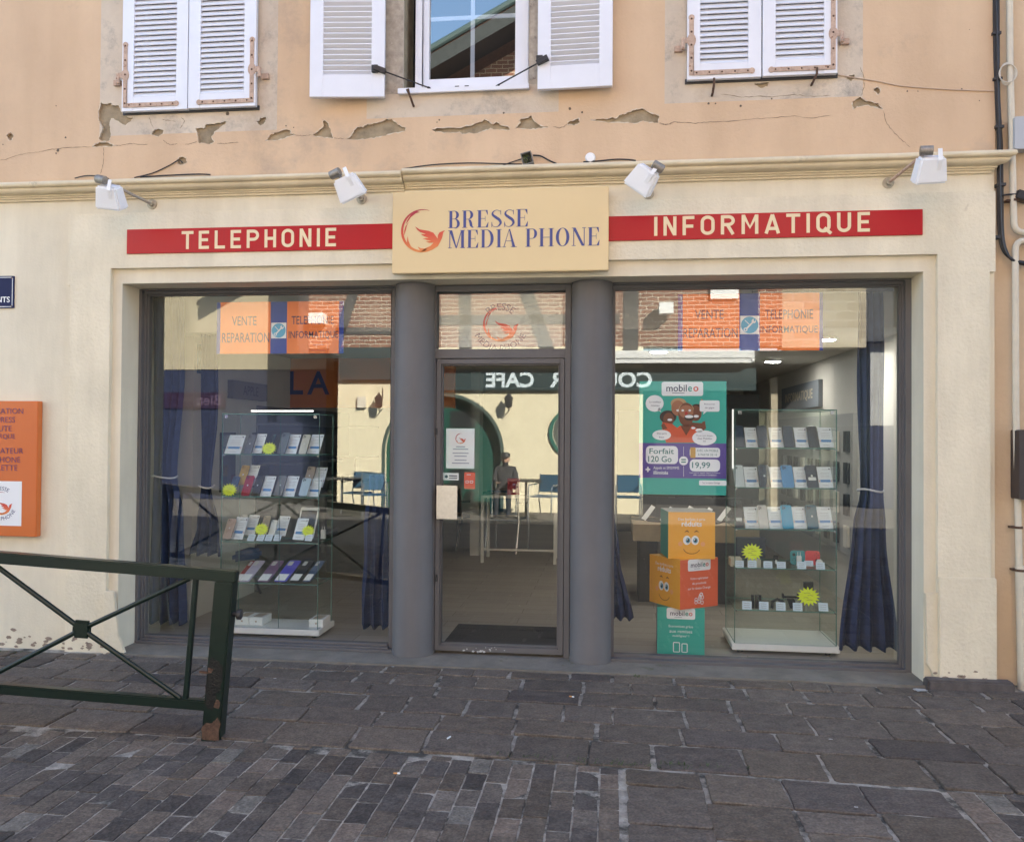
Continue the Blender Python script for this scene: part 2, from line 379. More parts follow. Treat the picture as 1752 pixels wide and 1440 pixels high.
# upper wall paint, with paler painted surrounds about the windows
um = bpy.data.materials.new('peach_render'); um.use_nodes = True; n = um.node_tree; b = n.nodes['Principled BSDF']; b.inputs['Roughness'].default_value = .92
tc = n.nodes.new('ShaderNodeTexCoord'); sx = n.nodes.new('ShaderNodeSeparateXYZ'); n.links.new(tc.outputs['Object'], sx.inputs[0])
def mnode(op, a, c=None):
    q = n.nodes.new('ShaderNodeMath'); q.operation = op
    for i, v in enumerate((a, c)):
        if v is None: continue
        if isinstance(v, (int, float)): q.inputs[i].default_value = v
        else: n.links.new(v, q.inputs[i])
    return q.outputs[0]
def noise(sc, det=6, ro=.6):
    q = n.nodes.new('ShaderNodeTexNoise'); q.inputs['Scale'].default_value = sc; q.inputs['Detail'].default_value = det; q.inputs['Roughness'].default_value = ro; n.links.new(tc.outputs['Object'], q.inputs['Vector']); return q.outputs['Fac']
def ramp(src, p0, p1, c0=(0,0,0), c1=(1,1,1)):
    q = n.nodes.new('ShaderNodeValToRGB'); q.color_ramp.elements[0].position = p0; q.color_ramp.elements[1].position = p1
    q.color_ramp.elements[0].color = (*c0,1); q.color_ramp.elements[1].color = (*c1,1); n.links.new(src, q.inputs[0]); return q.outputs[0]
def mixc(f, a, c, mode='MIX'):
    q = n.nodes.new('ShaderNodeMixRGB'); q.blend_type = mode
    for i, v in enumerate((f, a, c)):
        if isinstance(v, (int, float)): q.inputs[i].default_value = v
        elif isinstance(v, tuple): q.inputs[i].default_value = (*v, 1)
        else: n.links.new(v, q.inputs[i])
    return q.outputs[0]
col = ramp(noise(1.3), .3, .72, (.59,.415,.27), (.68,.49,.32))
mask = None
for a_, c_, z_ in ((172,475,(330,228)),(628,956,(790,198)),(1137,1476,(1300,172))):
    xa = at(a_,150).x-BO.x; xb = at(c_,150).x-BO.x; zz = at(*z_).z
    k = mnode('MULTIPLY', mnode('MULTIPLY', mnode('GREATER_THAN', sx.outputs[0], xa), mnode('LESS_THAN', sx.outputs[0], xb)), mnode('GREATER_THAN', sx.outputs[2], zz))
    mask = k if mask is None else mnode('MAXIMUM', mask, k)
pale = ramp(noise(2.4, 9, .7), .3, .75, (.52,.43,.335), (.66,.56,.44))
col = mixc(mask, col, pale)
col = mixc(ramp(noise(.9, 9, .72), .56, .74), col, (.42,.32,.24))
col = mixc(mnode('MULTIPLY', mask, ramp(noise(4.5, 9, .75), .52, .70)), col, (.33,.29,.25))
mp = n.nodes.new('ShaderNodeMapping'); mp.inputs['Scale'].default_value = (3.7, 3.7, .6); n.links.new(tc.outputs['Object'], mp.inputs['Vector'])
q = n.nodes.new('ShaderNodeTexNoise'); q.inputs['Detail'].default_value = 8; q.inputs['Scale'].default_value = 1; n.links.new(mp.outputs[0], q.inputs['Vector'])
col = mixc(1.0, col, ramp(q.outputs['Fac'], .34, .62, (.93,.915,.90), (1.02,1.02,1.02)), 'MULTIPLY')
n.links.new(col, b.inputs['Base Color'])
bp = n.nodes.new('ShaderNodeBump'); bp.inputs['Strength'].default_value = .35; bp.inputs['Distance'].default_value = .01; n.links.new(noise(38, 5), bp.inputs['Height']); n.links.new(bp.outputs[0], b.inputs['Normal'])
bare = mat('bare_render', (.36,.285,.185), .95, var=.35, vs=9, bump=.6, bs=60)

CT = at(690,288,-.125).z; CB = at(690,324.5,-.02).z                                    # top edge of the cornice
def crop(ox, oy, sc, P): return px2([(ox+x/sc, oy+y/sc) for x, y in P])
K1, K3, K4, K5 = (150,160,5.006), (440,160,5.006), (740,160,4.273), (1120,100,3.982)
HOLES = [crop(*K1, [(113,72),(150,92),(200,85),(215,98),(272,105),(285,150),(320,190),(350,208),(405,205),(375,240),(330,275),(290,262),(240,230),(205,218),(195,260),(200,320),(200,375),(190,408),(150,410),(100,402),(105,365),(130,300),(95,230),(95,160),(113,110)]),
 crop(*K1, [(40,460),(75,435),(105,418),(185,422),(225,445),(245,450),(200,458),(120,460)]),
 crop(*K1, [(545,355),(560,320),(590,305),(650,310),(650,350),(600,375)]),
 crop(*K1, [(930,300),(1000,295),(1010,265),(1050,262),(1100,255),(1150,250),(1205,235),(1150,290),(1100,325),(1065,375),(1090,420),(1050,432),(955,430),(945,370)]),
 crop(*K1, [(1455,250),(1480,210),(1530,200),(1530,245),(1500,275),(1470,275)]),
 crop(*K3, [(75,410),(110,358),(150,340),(250,308),(290,315),(285,345),(330,358),(260,380),(180,400)]),
 crop(*K3, [(470,360),(530,320),(570,280),(560,240),(580,230),(610,255),(630,320),(645,365),(660,390),(600,380),(520,375)]),
 crop(*K3, [(760,393),(800,375),(830,315),(860,285),(900,290),(950,265),(1000,258),(1080,235),(1100,222),(1155,222),(1195,250),(1205,268),(1275,295),(1265,330),(1150,345),(1080,365),(1000,385),(900,398)]),
 crop(*K4, [(0,270),(30,255),(110,250),(200,255),(250,238),(300,228),(350,208),(390,192),(440,225),(470,212),(500,232),(560,245),(565,268),(510,270),(440,265),(430,255),(380,275),(330,290),(215,297),(200,285),(100,290),(30,285)]),
 crop(*K4, [(605,258),(640,220),(640,190),(700,180),(720,165),(745,205),(790,235),(850,250),(780,258),(720,265)]),
 crop(*K4, [(985,230),(990,210),(1060,190),(1075,180),(1072,215),(1040,235)]),
 crop(*K4, [(1155,200),(1200,188),(1270,190),(1300,180),(1330,182),(1380,160),(1430,140),(1490,115),(1530,112),(1590,140),(1655,165),(1650,222),(1590,215),(1540,205),(1480,222),(1400,218),(1250,212)]),
 crop(*K5, [(680,178),(720,166),(785,164),(765,195),(720,205)]),
 crop(*K5, [(1345,300),(1400,262),(1440,290),(1520,310),(1555,350),(1500,340),(1450,320),(1390,330),(1350,355)]),
 crop(*K5, [(1305,140),(1320,118),(1360,112),(1366,140),(1340,158)]), crop(*K5, [(1490,215),(1510,198),(1535,210),(1530,250),(1510,245)]),
 px2([(12,233),(18,227),(24,232),(22,240),(16,241)]), px2([(303,274),(310,268),(319,271),(321,279),(312,283),(304,281)])]
def rough(P, k=3, a=.0035):
    out = []
    for i in range(len(P)):
        p, q = P[i], P[(i+1)%len(P)]
        for j in range(k): t = j/k; out.append((p[0]+(q[0]-p[0])*t+random.uniform(-a,a), p[1]+(q[1]-p[1])*t+random.uniform(-a,a)))
    return out
HOLES = [rough(P, 4, .0042) for P in HOLES]
WT = 5.72
WIN = [(at(212,180).x, at(430,180).x, at(320,180).z+.03), (at(690,150).x, at(905,150).x, at(790,150).z), (at(1183,130).x, at(1427,130).x, at(1300,126).z+.03)]
wholes = [[(a,z),(b,z),(b,WT),(a,WT)] for a, b, z in WIN]
V, F = plate([(XL,CT-.03),(XR,CT-.03),(XR,ROOFZ),(XL,ROOFZ)], HOLES+wholes, -.005, .013)
MB().add(V, F).build('upper_wall', um, bld)
V, F = plate([(XL,CT-.03),(XR,CT-.03),(XR,ROOFZ),(XL,ROOFZ)], wholes, .0135, .30)
MB().add(V, F).build('bare_wall', bare, bld)
fw = front(-.006); rim = MB()
for P in HOLES:
    Q = P+[P[0], P[1]]; ws = [max(.0, random.gauss(.0035,.003)) for _ in Q]; ws[-1] = ws[1]; ws[-2] = ws[0]; rim.stroke(fw, Q, ws, -.0002)
rim.parts('broken_edge', mat('broken_plaster', (.66,.56,.43), .95, var=.2, vs=30), bld)
crk = MB()
for K, P in ((K1,[(245,450),(280,452),(340,437),(400,431),(440,441),(520,440)]),(K1,[(650,402),(680,428),(710,445),(745,440),(772,434)]),(K1,[(835,438),(870,437),(900,429),(940,412)]),(K1,[(1110,431),(1160,434),(1200,431),(1300,422)]),(K1,[(530,205),(548,262),(568,303)]),(K1,[(640,225),(700,235),(760,242)]),(K1,[(800,208),(835,238),(820,262),(795,305)]),(K1,[(140,462),(142,560),(130,640),(110,695)]),
  (K3,[(290,347),(330,358),(380,367),(440,362),(470,356)]),(K3,[(662,386),(700,390),(750,388)]),(K4,[(880,248),(930,253),(960,245),(985,228)]),(K4,[(1655,222),(1690,232),(1752,224)]),
  (K5,[(30,440),(75,455),(130,435),(190,440),(280,445),(350,437),(500,430),(700,413),(800,408),(950,395),(1070,410),(1200,390)]),(K5,[(1555,352),(1575,440),(1620,500),(1680,555),(1740,610)]),(K5,[(450,245),(600,267),(700,262),(800,266),(950,250),(1060,262),(1200,255)]),(K5,[(1400,60),(1425,130),(1425,200),(1405,260)]),
  ((0,160,5.006),[(0,575),(70,565),(140,535),(230,515),(330,505),(450,480),(540,472),(650,465),(780,460)])):
    Q = crop(*K, P); D = []
    for i in range(len(Q)-1):
        for j in range(5): t = j/5; D.append((Q[i][0]+(Q[i+1][0]-Q[i][0])*t+random.uniform(-.003,.003), Q[i][1]+(Q[i+1][1]-Q[i][1])*t+random.uniform(-.003,.003)))
    D.append(Q[-1]); ws = [random.uniform(.001,.0042) for _ in D]; ws[0] = ws[-1] = .0004
    crk.stroke(fw, D, ws, .0005)
crk.parts('wall_crack', mat('crack_shadow', (.16,.115,.08), .95), bld)
pit = MB()
for x, y, r in ((100,258,3),(113,236,2),(97,263,1.5),(6,248,1.2),(490,216,1.3),(503,219,1.2),(640,216,1),(390,195,3.5),(1212,178,2),(1224,178,1.5),(1267,182,2),(1552,157,1.3),(1570,157,1),(1645,153,1.4),(1675,173,1.2),(752,206,1.5),(748,210,1),(862,194,1.8),(975,187,2.5),(996,193,2),(1320,170,1.4),(560,108,1),(97,182,1),(1658,52,.8)):
    p = at(x, y); pit.flat(fw, rough([(p.x+r*.0042*cos(a*pi/3), p.z+r*.0042*sin(a*pi/3)) for a in range(6)], 2, .0015), .0004)
pit.parts('wall_chip', mat('chip_shadow', (.13,.10,.075), .95), bld)
# body of the building behind the wall, roof
bd = MB(); bd.box(XL, XR, .62, 9.3, CT-.55, ROOFZ-.06); bd.build('upper_storey', mat('plain_render', (.4,.33,.26), .9), bld)
rb = MB(); rb.hexa([(XL-.2,-.45,ROOFZ),(XR,-.45,ROOFZ),(XR,9.6,ROOFZ),(XL-.2,9.6,ROOFZ),(XL-.2,-.45,ROOFZ+.06),(XR,-.45,ROOFZ+.06),(XR,4.6,ROOFZ+1.5),(XL-.2,4.6,ROOFZ+1.5)]); rb.build('roof', mat('roof_tiles', (.28,.13,.08), .85, var=.3, vs=12), bld)
# cornice: moulded profile swept along the wall, returned at the right end; a joint left of the middle
def cornice(x0, x1, dz, name):
    Hc = CT-CB; q = lambda f: CB+Hc*f
    pr = [(0,q(0)),(-.020,q(0)),(-.020,q(.11)),(-.034,q(.13)),(-.034,q(.21)),(-.046,q(.23)),(-.046,q(.30)),(-.054,q(.33))]
    pr += [(-.054-.048*sin(a*pi/16), q(.33)+Hc*.25*(1-cos(a*pi/16))) for a in range(1,9)]
    pr += [(-.102,q(.63)),(-.110,q(.64))] + [(-.112-.022*sin(a*pi/8), q(.82)-Hc*.17*cos(a*pi/8)) for a in range(0,9)] + [(-.08,q(1.0)),(0,q(1.06))]
    m = MB(); nn = len(pr); st_ = [x0] + [x0+(x1-x0)*i/40 for i in range(1,40)] + [x1]; V = []
    for x in st_:
        for y, z in pr: V.append((x + (-y if x == x1 and x1 > 1 else 0), y + random.uniform(-.0008,.0008), z+dz+random.uniform(-.001,.001)))
    Fc = [(i*nn+j, i*nn+j+1, (i+1)*nn+j+1, (i+1)*nn+j) for i in range(len(st_)-1) for j in range(nn-1)]
    Fc += [tuple(range(nn)), tuple(range((len(st_)-1)*nn, len(st_)*nn))[::-1]]
    m.add(V, Fc); return m.build(name, cornm, bld)
xj = at(688,300,-.1).x
cornice(XL, xj-.003, -.010, 'cornice'); cornice(xj+.003, at(1689,290,0).x, .004, 'cornice')
# ground floor wall and the stepped surround of the shopfront
X0, X1, ZT = at(208,600).x, at(1580,600).x, at(900,475).z
V, F = plate([(XL,-.05),(X0,-.05),(X0,ZT),(X1,ZT),(X1,-.05),(XR-.004,-.05),(XR-.004,CT-.02),(XL,CT-.02)], [], 0, .34)
gw = MB().add(V, F); gw.build('ground_floor_wall', creamsm, bld)
SA, SB, SZ = at(187,600,-.035).x, at(1604,600,-.035).x, at(900,447,-.035).z
OA, OB, OZ = at(117,700,-.035).x, at(1694,700,-.035).x, at(900,347,-.035).z
EZ = at(115,488,-.035).z
V, F = plate(rough([(OA,-.04),(SA,-.04),(SA,SZ),(SB,SZ),(SB,-.04),(OB,-.04),(OB,EZ),(OB+.035,EZ),(OB+.035,OZ),(OA-.022,OZ),(OA-.022,EZ),(OA,EZ)], 6, .0012), [], -.036, -.0005)
MB().add(V, F).build('shopfront_surround', cream, bld, bevel=.004, seg=1)
PX0, PX1 = at(1607,1080,-.06).x, at(1706,1080,-.06).x
MB().box(PX0, PX1, -.062, -.037, .045, at(1650,988,-.06).z).build('pilaster_base', cream, bld, bevel=.006)
MB().box(at(1588,1180,-.14).x, at(1738,1180,-.14).x, -.14, -.04, -.03, .058).build('plinth_stone', mat('dark_stone', (.10,.085,.08), .8, var=.3, vs=14, bump=.5, bs=60), bld, bevel=.012)
# chamfered foot of the left jamb where the render swells over the paving
MB().prism(Fr((0,-.036,0)), rough([(at(187,1000).x,-.02),(X0+.11,-.02),(X0+.045,.12),(X0+.005,.45),(at(187,1000).x,.45)], 3, .004), .001, .03).build('jamb_foot', cream, bld, bevel=.004)
MB().prism(Fr((0,-.002,0)), rough([(X1+.10,-.02),(X1+.06,.03),(X1+.012,.14),(X1+.003,.6),(X1+.11,.6)], 3, .003), .001, .03).build('jamb_foot', cream, bld, bevel=.004)
fl = MB(); 
for k in range(46):
    x = random.choice((random.uniform(-4.6,-3.6), random.uniform(-4.6,-3.6), random.uniform(2.08,2.45)))
    z = abs(random.gauss(0,.05))+.002; r = random.uniform(.004,.02)
    Yp = -.0375 if (OA < x < SA or SB < x < PX0) else -.0015 if x < OA else -.0635
    fl.flat(front(Yp), rough([(x+r*cos(a*pi/3)*1.6, z+r*.8*sin(a*pi/3)) for a in range(6)], 2, .003), .0005)
fl.parts('flaked_patch', mat('flaked_render', (.30,.23,.18), .95, var=.4, vs=30), bld)
MB().box(X0-.04, X1+.06, -.098, .42, -.05, .006).build('door_sill', mat('sill_concrete', (.20,.175,.14), .9, var=.3, vs=4, bump=.5, bs=50, stain=((.10,.105,.045), 2.6, .60)), bld, bevel=.008)
# soffit over the recess and grey head boards
MB().box(X0, X1, .33, .42, ZT-.02, ZT+.2).build('soffit', creamsm, bld)
# ------------------------------------------------------------------ glazed shopfront
HZ = at(900,497,.26).z; GZ = at(460,505,GY).z
def ring(mb, x0, x1, z0, z1, w, y0, y1, wb=None):
    wb = w if wb is None else wb
    mb.box(x0, x0+w, y0, y1, z0, z1); mb.box(x1-w, x1, y0, y1, z0, z1); mb.box(x0+w, x1-w, y0, y1, z1-w, z1); mb.box(x0+w, x1-w, y0, y1, z0, z0+wb)
def shopwin(xa, xb, ga, gb, gz0, gz1):
    f = MB(); w1 = (ga-xa)*.45
    f.box(xa, xa+w1, .225, .35, .006, ZT-.003); f.box(xb-w1, xb, .225, .35, .006, ZT-.003); f.box(xa+w1, xb-w1, .225, .35, gz1+.035, ZT-.003); f.box(xa+w1, xb-w1, .205, .35, .006, .026)
    f.box(xa+w1, ga-.012, .262, .34, .026, gz1+.035); f.box(gb+.012, xb-w1, .262, .34, .026, gz1+.035); f.box(ga-.012, gb+.012, .262, .34, gz1+.012, gz1+.035); f.box(ga-.012, gb+.012, .235, .34, .026, gz0-.018)
    f.box(ga-.012, ga, .282, .335, gz0-.018, gz1+.012); f.box(gb, gb+.012, .282, .335, gz0-.018, gz1+.012); f.box(ga, gb, .282, .335, gz1, gz1+.012); f.box(ga, gb, .268, .335, gz0-.018, gz0)
    p = f.build('shop_window', greym, bld, bevel=.0022, seg=1)
    g = MB(); g.rect(front(GY), ga, gb, gz0, gz1); g.build('pane', winglass, p); return p
gL0, gL1, gR0, gR1 = at(255,700,GY).x, at(669,700,GY).x, at(1052,700,GY).x, at(1537,700,GY).x
zb = at(460,1092,GY).z
shopwin(X0, at(690,800,.28).x, gL0, gL1, zb, GZ); shopwin(at(1030,800,.28).x, X1, gR0, gR1, zb-.012, GZ)
for x_ in (708.5, 1011.5):
    c = at(x_, 800, .24); r = .149
    MB().lathe((c.x, .24, 0), [(r+.004,.004),(r+.004,.02),(r,.03),(r,ZT-.02),(r,ZT-.004)], 48).build('column', greym, bld, smooth=True)
DX0, DX1 = at(737,800,.28).x, at(976,800,.28).x
tz0, tz1 = at(858,598,GY).z, at(858,500,GY).z; lz = at(858,614,.27).z
tx0, tx1 = at(749,550,GY).x, at(968,550,GY).x
f = MB(); f.box(DX0, tx0, .245, .35, .006, ZT-.004); f.box(tx1, DX1, .245, .35, .006, ZT-.004); f.box(tx0, tx1, .245, .35, tz1, ZT-.004); f.box(tx0, tx1, .245, .35, lz+.004, tz0)
tr = f.build('door_frame', greym, bld, bevel=.002, seg=1)
MB().rect(front(GY), tx0, tx1, tz0, tz1).build('transom_pane', winglass, tr)
door = MB(); dg0, dg1, dz0, dz1 = at(758,800,GY).x, at(955,800,GY).x, at(856,1101,GY).z, at(856,626,GY).z
lx0, lx1 = tx0+.004, tx1-.004; lb = .028
door.box(lx0, dg0-.012, .252, .32, lb, lz); door.box(dg1+.012, lx1, .252, .32, lb, lz); door.box(dg0-.012, dg1+.012, .252, .32, dz1+.012, lz); door.box(dg0-.012, dg1+.012, .252, .32, lb, dz0-.012)
door.box(dg0-.012, dg0, .272, .315, dz0-.012, dz1+.012); door.box(dg1, dg1+.012, .272, .315, dz0-.012, dz1+.012); door.box(dg0, dg1, .272, .315, dz1, dz1+.012); door.box(dg0, dg1, .272, .315, dz0-.012, dz0)
dr = door.build('entrance_door', greym, bld, bevel=.002, seg=1)
MB().rect(front(GY), dg0, dg1, dz0, dz1).build('door_pane', winglass, dr)
p = at(747,830,.20); q = at(782,888,.20)
hp = MB(); hp.box(p.x, q.x, .198, .206, q.z, p.z); hp.box(p.x+.02, p.x+.04, .206, .252, q.z+.03, q.z+.06); hp.box(p.x+.02, p.x+.04, .206, .252, p.z-.06, p.z-.03)
hp.build('pull_plate', steel, dr, bevel=.0015)
hg = MB()
for y_ in (738, 842, 880, 988): c = at(747, y_, .245); hg.lathe((c.x, .240, c.z-.025), [(.007,0),(.007,.05)], 10)
hg.parts('hinge', black, dr)
ch = MB()
for k in range(16):
    c = at(random.gauss(832,18), random.uniform(1107,1115), .25); r = random.uniform(.002,.008)
    ch.flat(front(.2505), rough([(c.x+r*1.5*cos(a*pi/3), c.z+r*sin(a*pi/3)) for a in range(6)], 1, .002), .0006)
ch.parts('paint_chip', mat('chip_white', (.55,.55,.55), .8), dr)

# ------------------------------------------------------------------ interior shell
IX0, IX1, IY1, CZ = -4.6, 2.28, 9.2, 2.46
inw = mat('interior_wall', (.52,.51,.47), .85, var=.04); inc = mat('interior_ceiling', (.60,.59,.55), .9)
flo = bpy.data.materials.new('floor_tiles'); flo.use_nodes = True; n = flo.node_tree; b = n.nodes['Principled BSDF']
tc = n.nodes.new('ShaderNodeTexCoord'); br = n.nodes.new('ShaderNodeTexBrick'); br.inputs['Scale'].default_value = 1; br.inputs['Brick Width'].default_value = 1.2; br.inputs['Row Height'].default_value = .2; br.inputs['Mortar Size'].default_value = .003
br.inputs['Color1'].default_value = (.33,.29,.24,1); br.inputs['Color2'].default_value = (.27,.24,.20,1); br.inputs['Mortar'].default_value = (.12,.10,.08,1)
n.links.new(tc.outputs['Object'], br.inputs['Vector']); n.links.new(br.outputs[0], b.inputs['Base Color']); b.inputs['Roughness'].default_value = .45
MB().box(IX0, IX1, .42, IY1, -.1, .012).build('interior_floor', flo, bld)
MB().box(IX0, IX1, .78, IY1, CZ, 2.845).build('interior_ceiling', inc, bld)
wl = MB(); wl.box(IX0-.1, IX0, .34, IY1, 0, 2.84); wl.box(IX1, IX1+.1, .34, IY1, 0, 2.84); wl.box(IX0, IX1, IY1, IY1+.1, 0, 2.84); wl.parts('interior_wall', inw, bld)
# partition and dark doorway seen through the left window, post behind the door
MB().box(-3.77, -3.59, 1.0, 9.0, .012, CZ).build('partition', inw, bld)
a = at(475,650,3.2); c = at(640,650,3.2)
MB().box(-3.589, c.x+.9, 3.2, 3.3, at(500,697,3.2).z, CZ).build('counter_fascia', mat('rust_fascia', (.50,.16,.05), .7), bld)
lt = MB(); lt.text(front(3.198), 'L', at(507,655,3.2).x, at(507,655,3.2).z, h=.26, bold=.02); lt.text(front(3.198), 'A', at(545,655,3.2).x, at(545,655,3.2).z, h=.26, bold=.015); lt.build('fascia_lettering', navy, bld)
a = at(805,800,5.2); c = at(820,800,5.2); MB().box(a.x, c.x, 5.2, 5.5, .012, CZ).build('interior_post', inw, bld)
# ------------------------------------------------------------------ upper windows and shutters
skyglass = glass('upper_glass', (.75,.78,.8), .25)
roomdark = mat('dark_room', (.03,.03,.032), .9)  # unlit depth of rooms and recesses put into a near-black colour
def upper_window(i, open_):
    x0, x1, z0 = WIN[i]; zt = WT
    f = MB(); fx0, fx1 = x0+.065, x1-.012
    if i != 1: fx0, fx1 = x0+.02, x1-.02
    fz0 = z0+.012
    ring(f, fx0, fx1, fz0, zt-.02, .055, .085, .15); ring(f, fx0+.055, fx1-.055, fz0+.055, zt-.075, .045, .10, .155)
    p = f.build('window', white, bld, bevel=.004)
    gx0, gx1, gz0, gz1 = fx0+.10, fx1-.10, fz0+.10, zt-.12
    g = MB(); g.rect(front(.125), gx0, gx1, gz0, gz1); g.build('pane', skyglass, p)
    g = MB(); xm = (gx0+gx1)/2; g.box(xm-.015, xm+.015, .130, .14, gz0, gz1)
    k = at(790,31,.13).z
    for j in range(4): g.box(gx0, gx1, .1305, .1395, k-.015+j*.46, k+.015+j*.46)
    g.parts('glazing_bar', white, p)
    rv = MB(); rv.box(x0-.1, x1+.1, .5, .52, z0-.2, zt+.1); rv.build('dark_room_panel', roomdark, p)  # dark panel added in place of the unlit room behind the pane
    if open_:
        s = MB(); s.hexa([(x0-.03,-.045,z0-.045),(x1+.004,-.045,z0-.045),(x1+.004,.085,z0-.02),(x0-.03,.085,z0-.02),(x0-.03,-.045,z0-.005),(x1+.004,-.045,z0-.005),(x1+.004,.085,z0+.02),(x0-.03,.085,z0+.02)]); s.build('window_sill', white, p, bevel=.003)
        d = MB(); c = at(790,150,-.05); d.box(c.x-.05, c.x-.02, -.047, -.044, z0-.012, z0-.006); d.box(c.x+.02, c.x+.05, -.047, -.044, z0-.012, z0-.006); d.parts('drain_slot', black, p)
    return p
for i in range(3): upper_window(i, i == 1)
for x_ in (660, 690): pass
jm = MB()
jm.box(at(658,80).x, WIN[1][0]-.001, -.006, -.0012, WIN[1][2]-.03, WT); jm.box(WIN[1][1]+.001, at(922,80).x, -.006, -.0012, WIN[1][2]+.0, WT)
jm.parts('window_jamb', mat('stone_jamb', (.42,.36,.29), .9, var=.35, vs=16, bump=.6, bs=70, stain=((.17,.14,.12), 12, .60)), bld)
def leaf(x0, x1, z0, zt, Y, open_, hinge_right, mats, swing=0.0):
    """one louvred leaf as a part of the building, its straps as sub-parts"""
    mb = MB(); w_ = x1-x0; st_ = w_*.175; br_ = .16 if open_ else .105
    t = .036
    mb.box(x0, x0+st_, Y-t, Y, z0, zt); mb.box(x1-st_, x1, Y-t, Y, z0, zt); mb.box(x0+st_, x1-st_, Y-t+.002, Y-.002, z0, z0+br_); mb.box(x0+st_, x1-st_, Y-t+.002, Y-.002, zt-.12, zt)
    z = z0+br_+.020; stp = .0385; sg = -1 if open_ else 1
    ang = R(38) if open_ else R(57)
    while z < zt-.13:
        M = Matrix.Rotation(sg*ang, 3, 'X')
        mb.obox(((x0+x1)/2, Y-t/2, z), w_-2*st_+.006, .048 if not open_ else .034, .008 if not open_ else .013, M); z += stp
    ob = mb.build('shutter', mats, bld, bevel=.0016, seg=1)
    if open_:
        pv_ = x1 if hinge_right else x0
    return ob
def strap(ob, xh, s_, z0, zv, Y, zpin, xw, name='strap_hinge'):
    """rusty L-shaped strap: upright of height zv at the hung edge, arm along the bottom"""
    h = MB(); w_ = .031; xa = xh+s_*.012; zb_ = z0+.028
    h.box(xa, xa+s_*w_, Y-.006, Y-.0005, zb_, zb_+zv); h.box(xa+s_*w_, xa+s_*xw, Y-.006, Y-.0005, zb_, zb_+w_)
    fr_ = front(Y-.0005); cx = xa+s_*w_/2
    for a_ in ((cx, zb_+zv, .020), (xa+s_*xw, zb_+w_/2, .020), (cx, zpin, .030)): h.prism(fr_, [(a_[0]+a_[2]*cos(k*pi/8), a_[1]+a_[2]*(1.5 if a_[2] > .025 else 1)*sin(k*pi/8)) for k in range(16)], 0, .0062)
    h.lathe((xh-s_*.03, Y-.004, zpin-.06), [(.014,0),(.014,.07)], 12); h.box(xh-s_*.03, xh+s_*.02, Y-.007, Y-.001, zpin-.02, zpin+.02); h.box(xh-s_*.085, xh-s_*.03, -.03, -.003, zpin-.06, zpin-.02)
    o = h.build(name, rust, ob, bevel=.0015, seg=1)
    b_ = MB()
    for k in range(5):
        b_.lathe((cx, Y-.0065, zb_+.03+k*(zv-.04)/4), [(.0075,0),(.006,.003)], 10, 'y')
        b_.lathe((xa+s_*(.05+k*(xw-.06)/4.2), Y-.0065, zb_+w_/2), [(.0065,0),(.005,.003)], 10, 'y')
    b_.parts('bolt', rustdk, o)
ZS0 = at(320,186,-.06).z; ZS2 = at(1300,131,-.06).z
for (pa, pm, pb, z0, zv) in ((208,321,437,ZS0,(.47,.46)), (1176,1304,1433,ZS2,(.40,.48))):
    xa, xm, xb = at(pa,120,-.06).x, at(pm,120,-.06).x, at(pb,120,-.06).x
    l1 = leaf(xa, xm-.004, z0, 5.68, -.018, False, False, white); l2 = leaf(xm+.004, xb, z0+.003, 5.68, -.02, False, True, white)
    strap(l1, xa, 1, z0, zv[0], -.054, z0+.27, .42); strap(l2, xb, -1, z0, zv[1], -.056, z0+.27, .42)
    MB().box(xa-.012, xb+.012, -.0165, -.002, z0-.012, z0+.02).build('shutter_rebate', darkm, l1)
for x_, y_ in ((1218,146), (1388,128)):
    p = at(x_, y_+18, -.01); q = at(x_+(4 if x_ < 1300 else 10), y_, -.09)
    MB().tube([p, p+Vector((0,-.05,.0)), Vector((q.x,-.085,q.z+.01)), Vector((q.x,-.085,q.z+.05))], .0085, 8).build('shutter_hook', rustdk, bld, smooth=True)
p = at(708,183,-.01); MB().tube([p, p+Vector((-.02,-.06,.07)), p+Vector((-.03,-.075,.10))], [.008,.008,.013], 8).build('shutter_hook', rustdk, bld, smooth=True)
# the two open leaves of the middle window, held by black stays
ZS1 = at(590,168,-.09).z
for (pa, pb, hr) in ((533,657,True), (920,1048,False)):
    z0 = ZS1 if hr else at(985,151,-.08).z
    xa, xb = at(pa,120,-.085).x, at(pb,120,-.085).x
    o = leaf(xa, xb, z0, 5.68, -.05, True, hr, white)
    # swung a few degrees off the wall about the hinge edge
    pvx = (xb if hr else xa)-BO.x; an = R(5.5 if hr else -1.5); py_ = -.05-BO.y
    o.matrix_local = Matrix.Translation((pvx, py_, 0)) @ Matrix.Rotation(an, 4, 'Z') @ Matrix.Translation((-pvx, -py_, 0))
    h_ = at(648 if hr else 930, 119 if hr else 103, -.10); e_ = at(738 if hr else 848, 152 if hr else 148, -.04)
    s_ = MB(); s_.tube([h_, e_], .0055, 8); d = (e_-h_).normalized(); s_.bar(h_-d*.035, h_+d*.05, .035, .045, (0,1,0)); s_.box(h_.x-.05, h_.x-.005, -.115, -.086, h_.z-.022, h_.z+.03); s_.tube([e_-d*.03, e_+Vector((.012,.01,-.004))], .009, 8)
    s_.build('shutter_stay', black, bld, bevel=.002, seg=1)
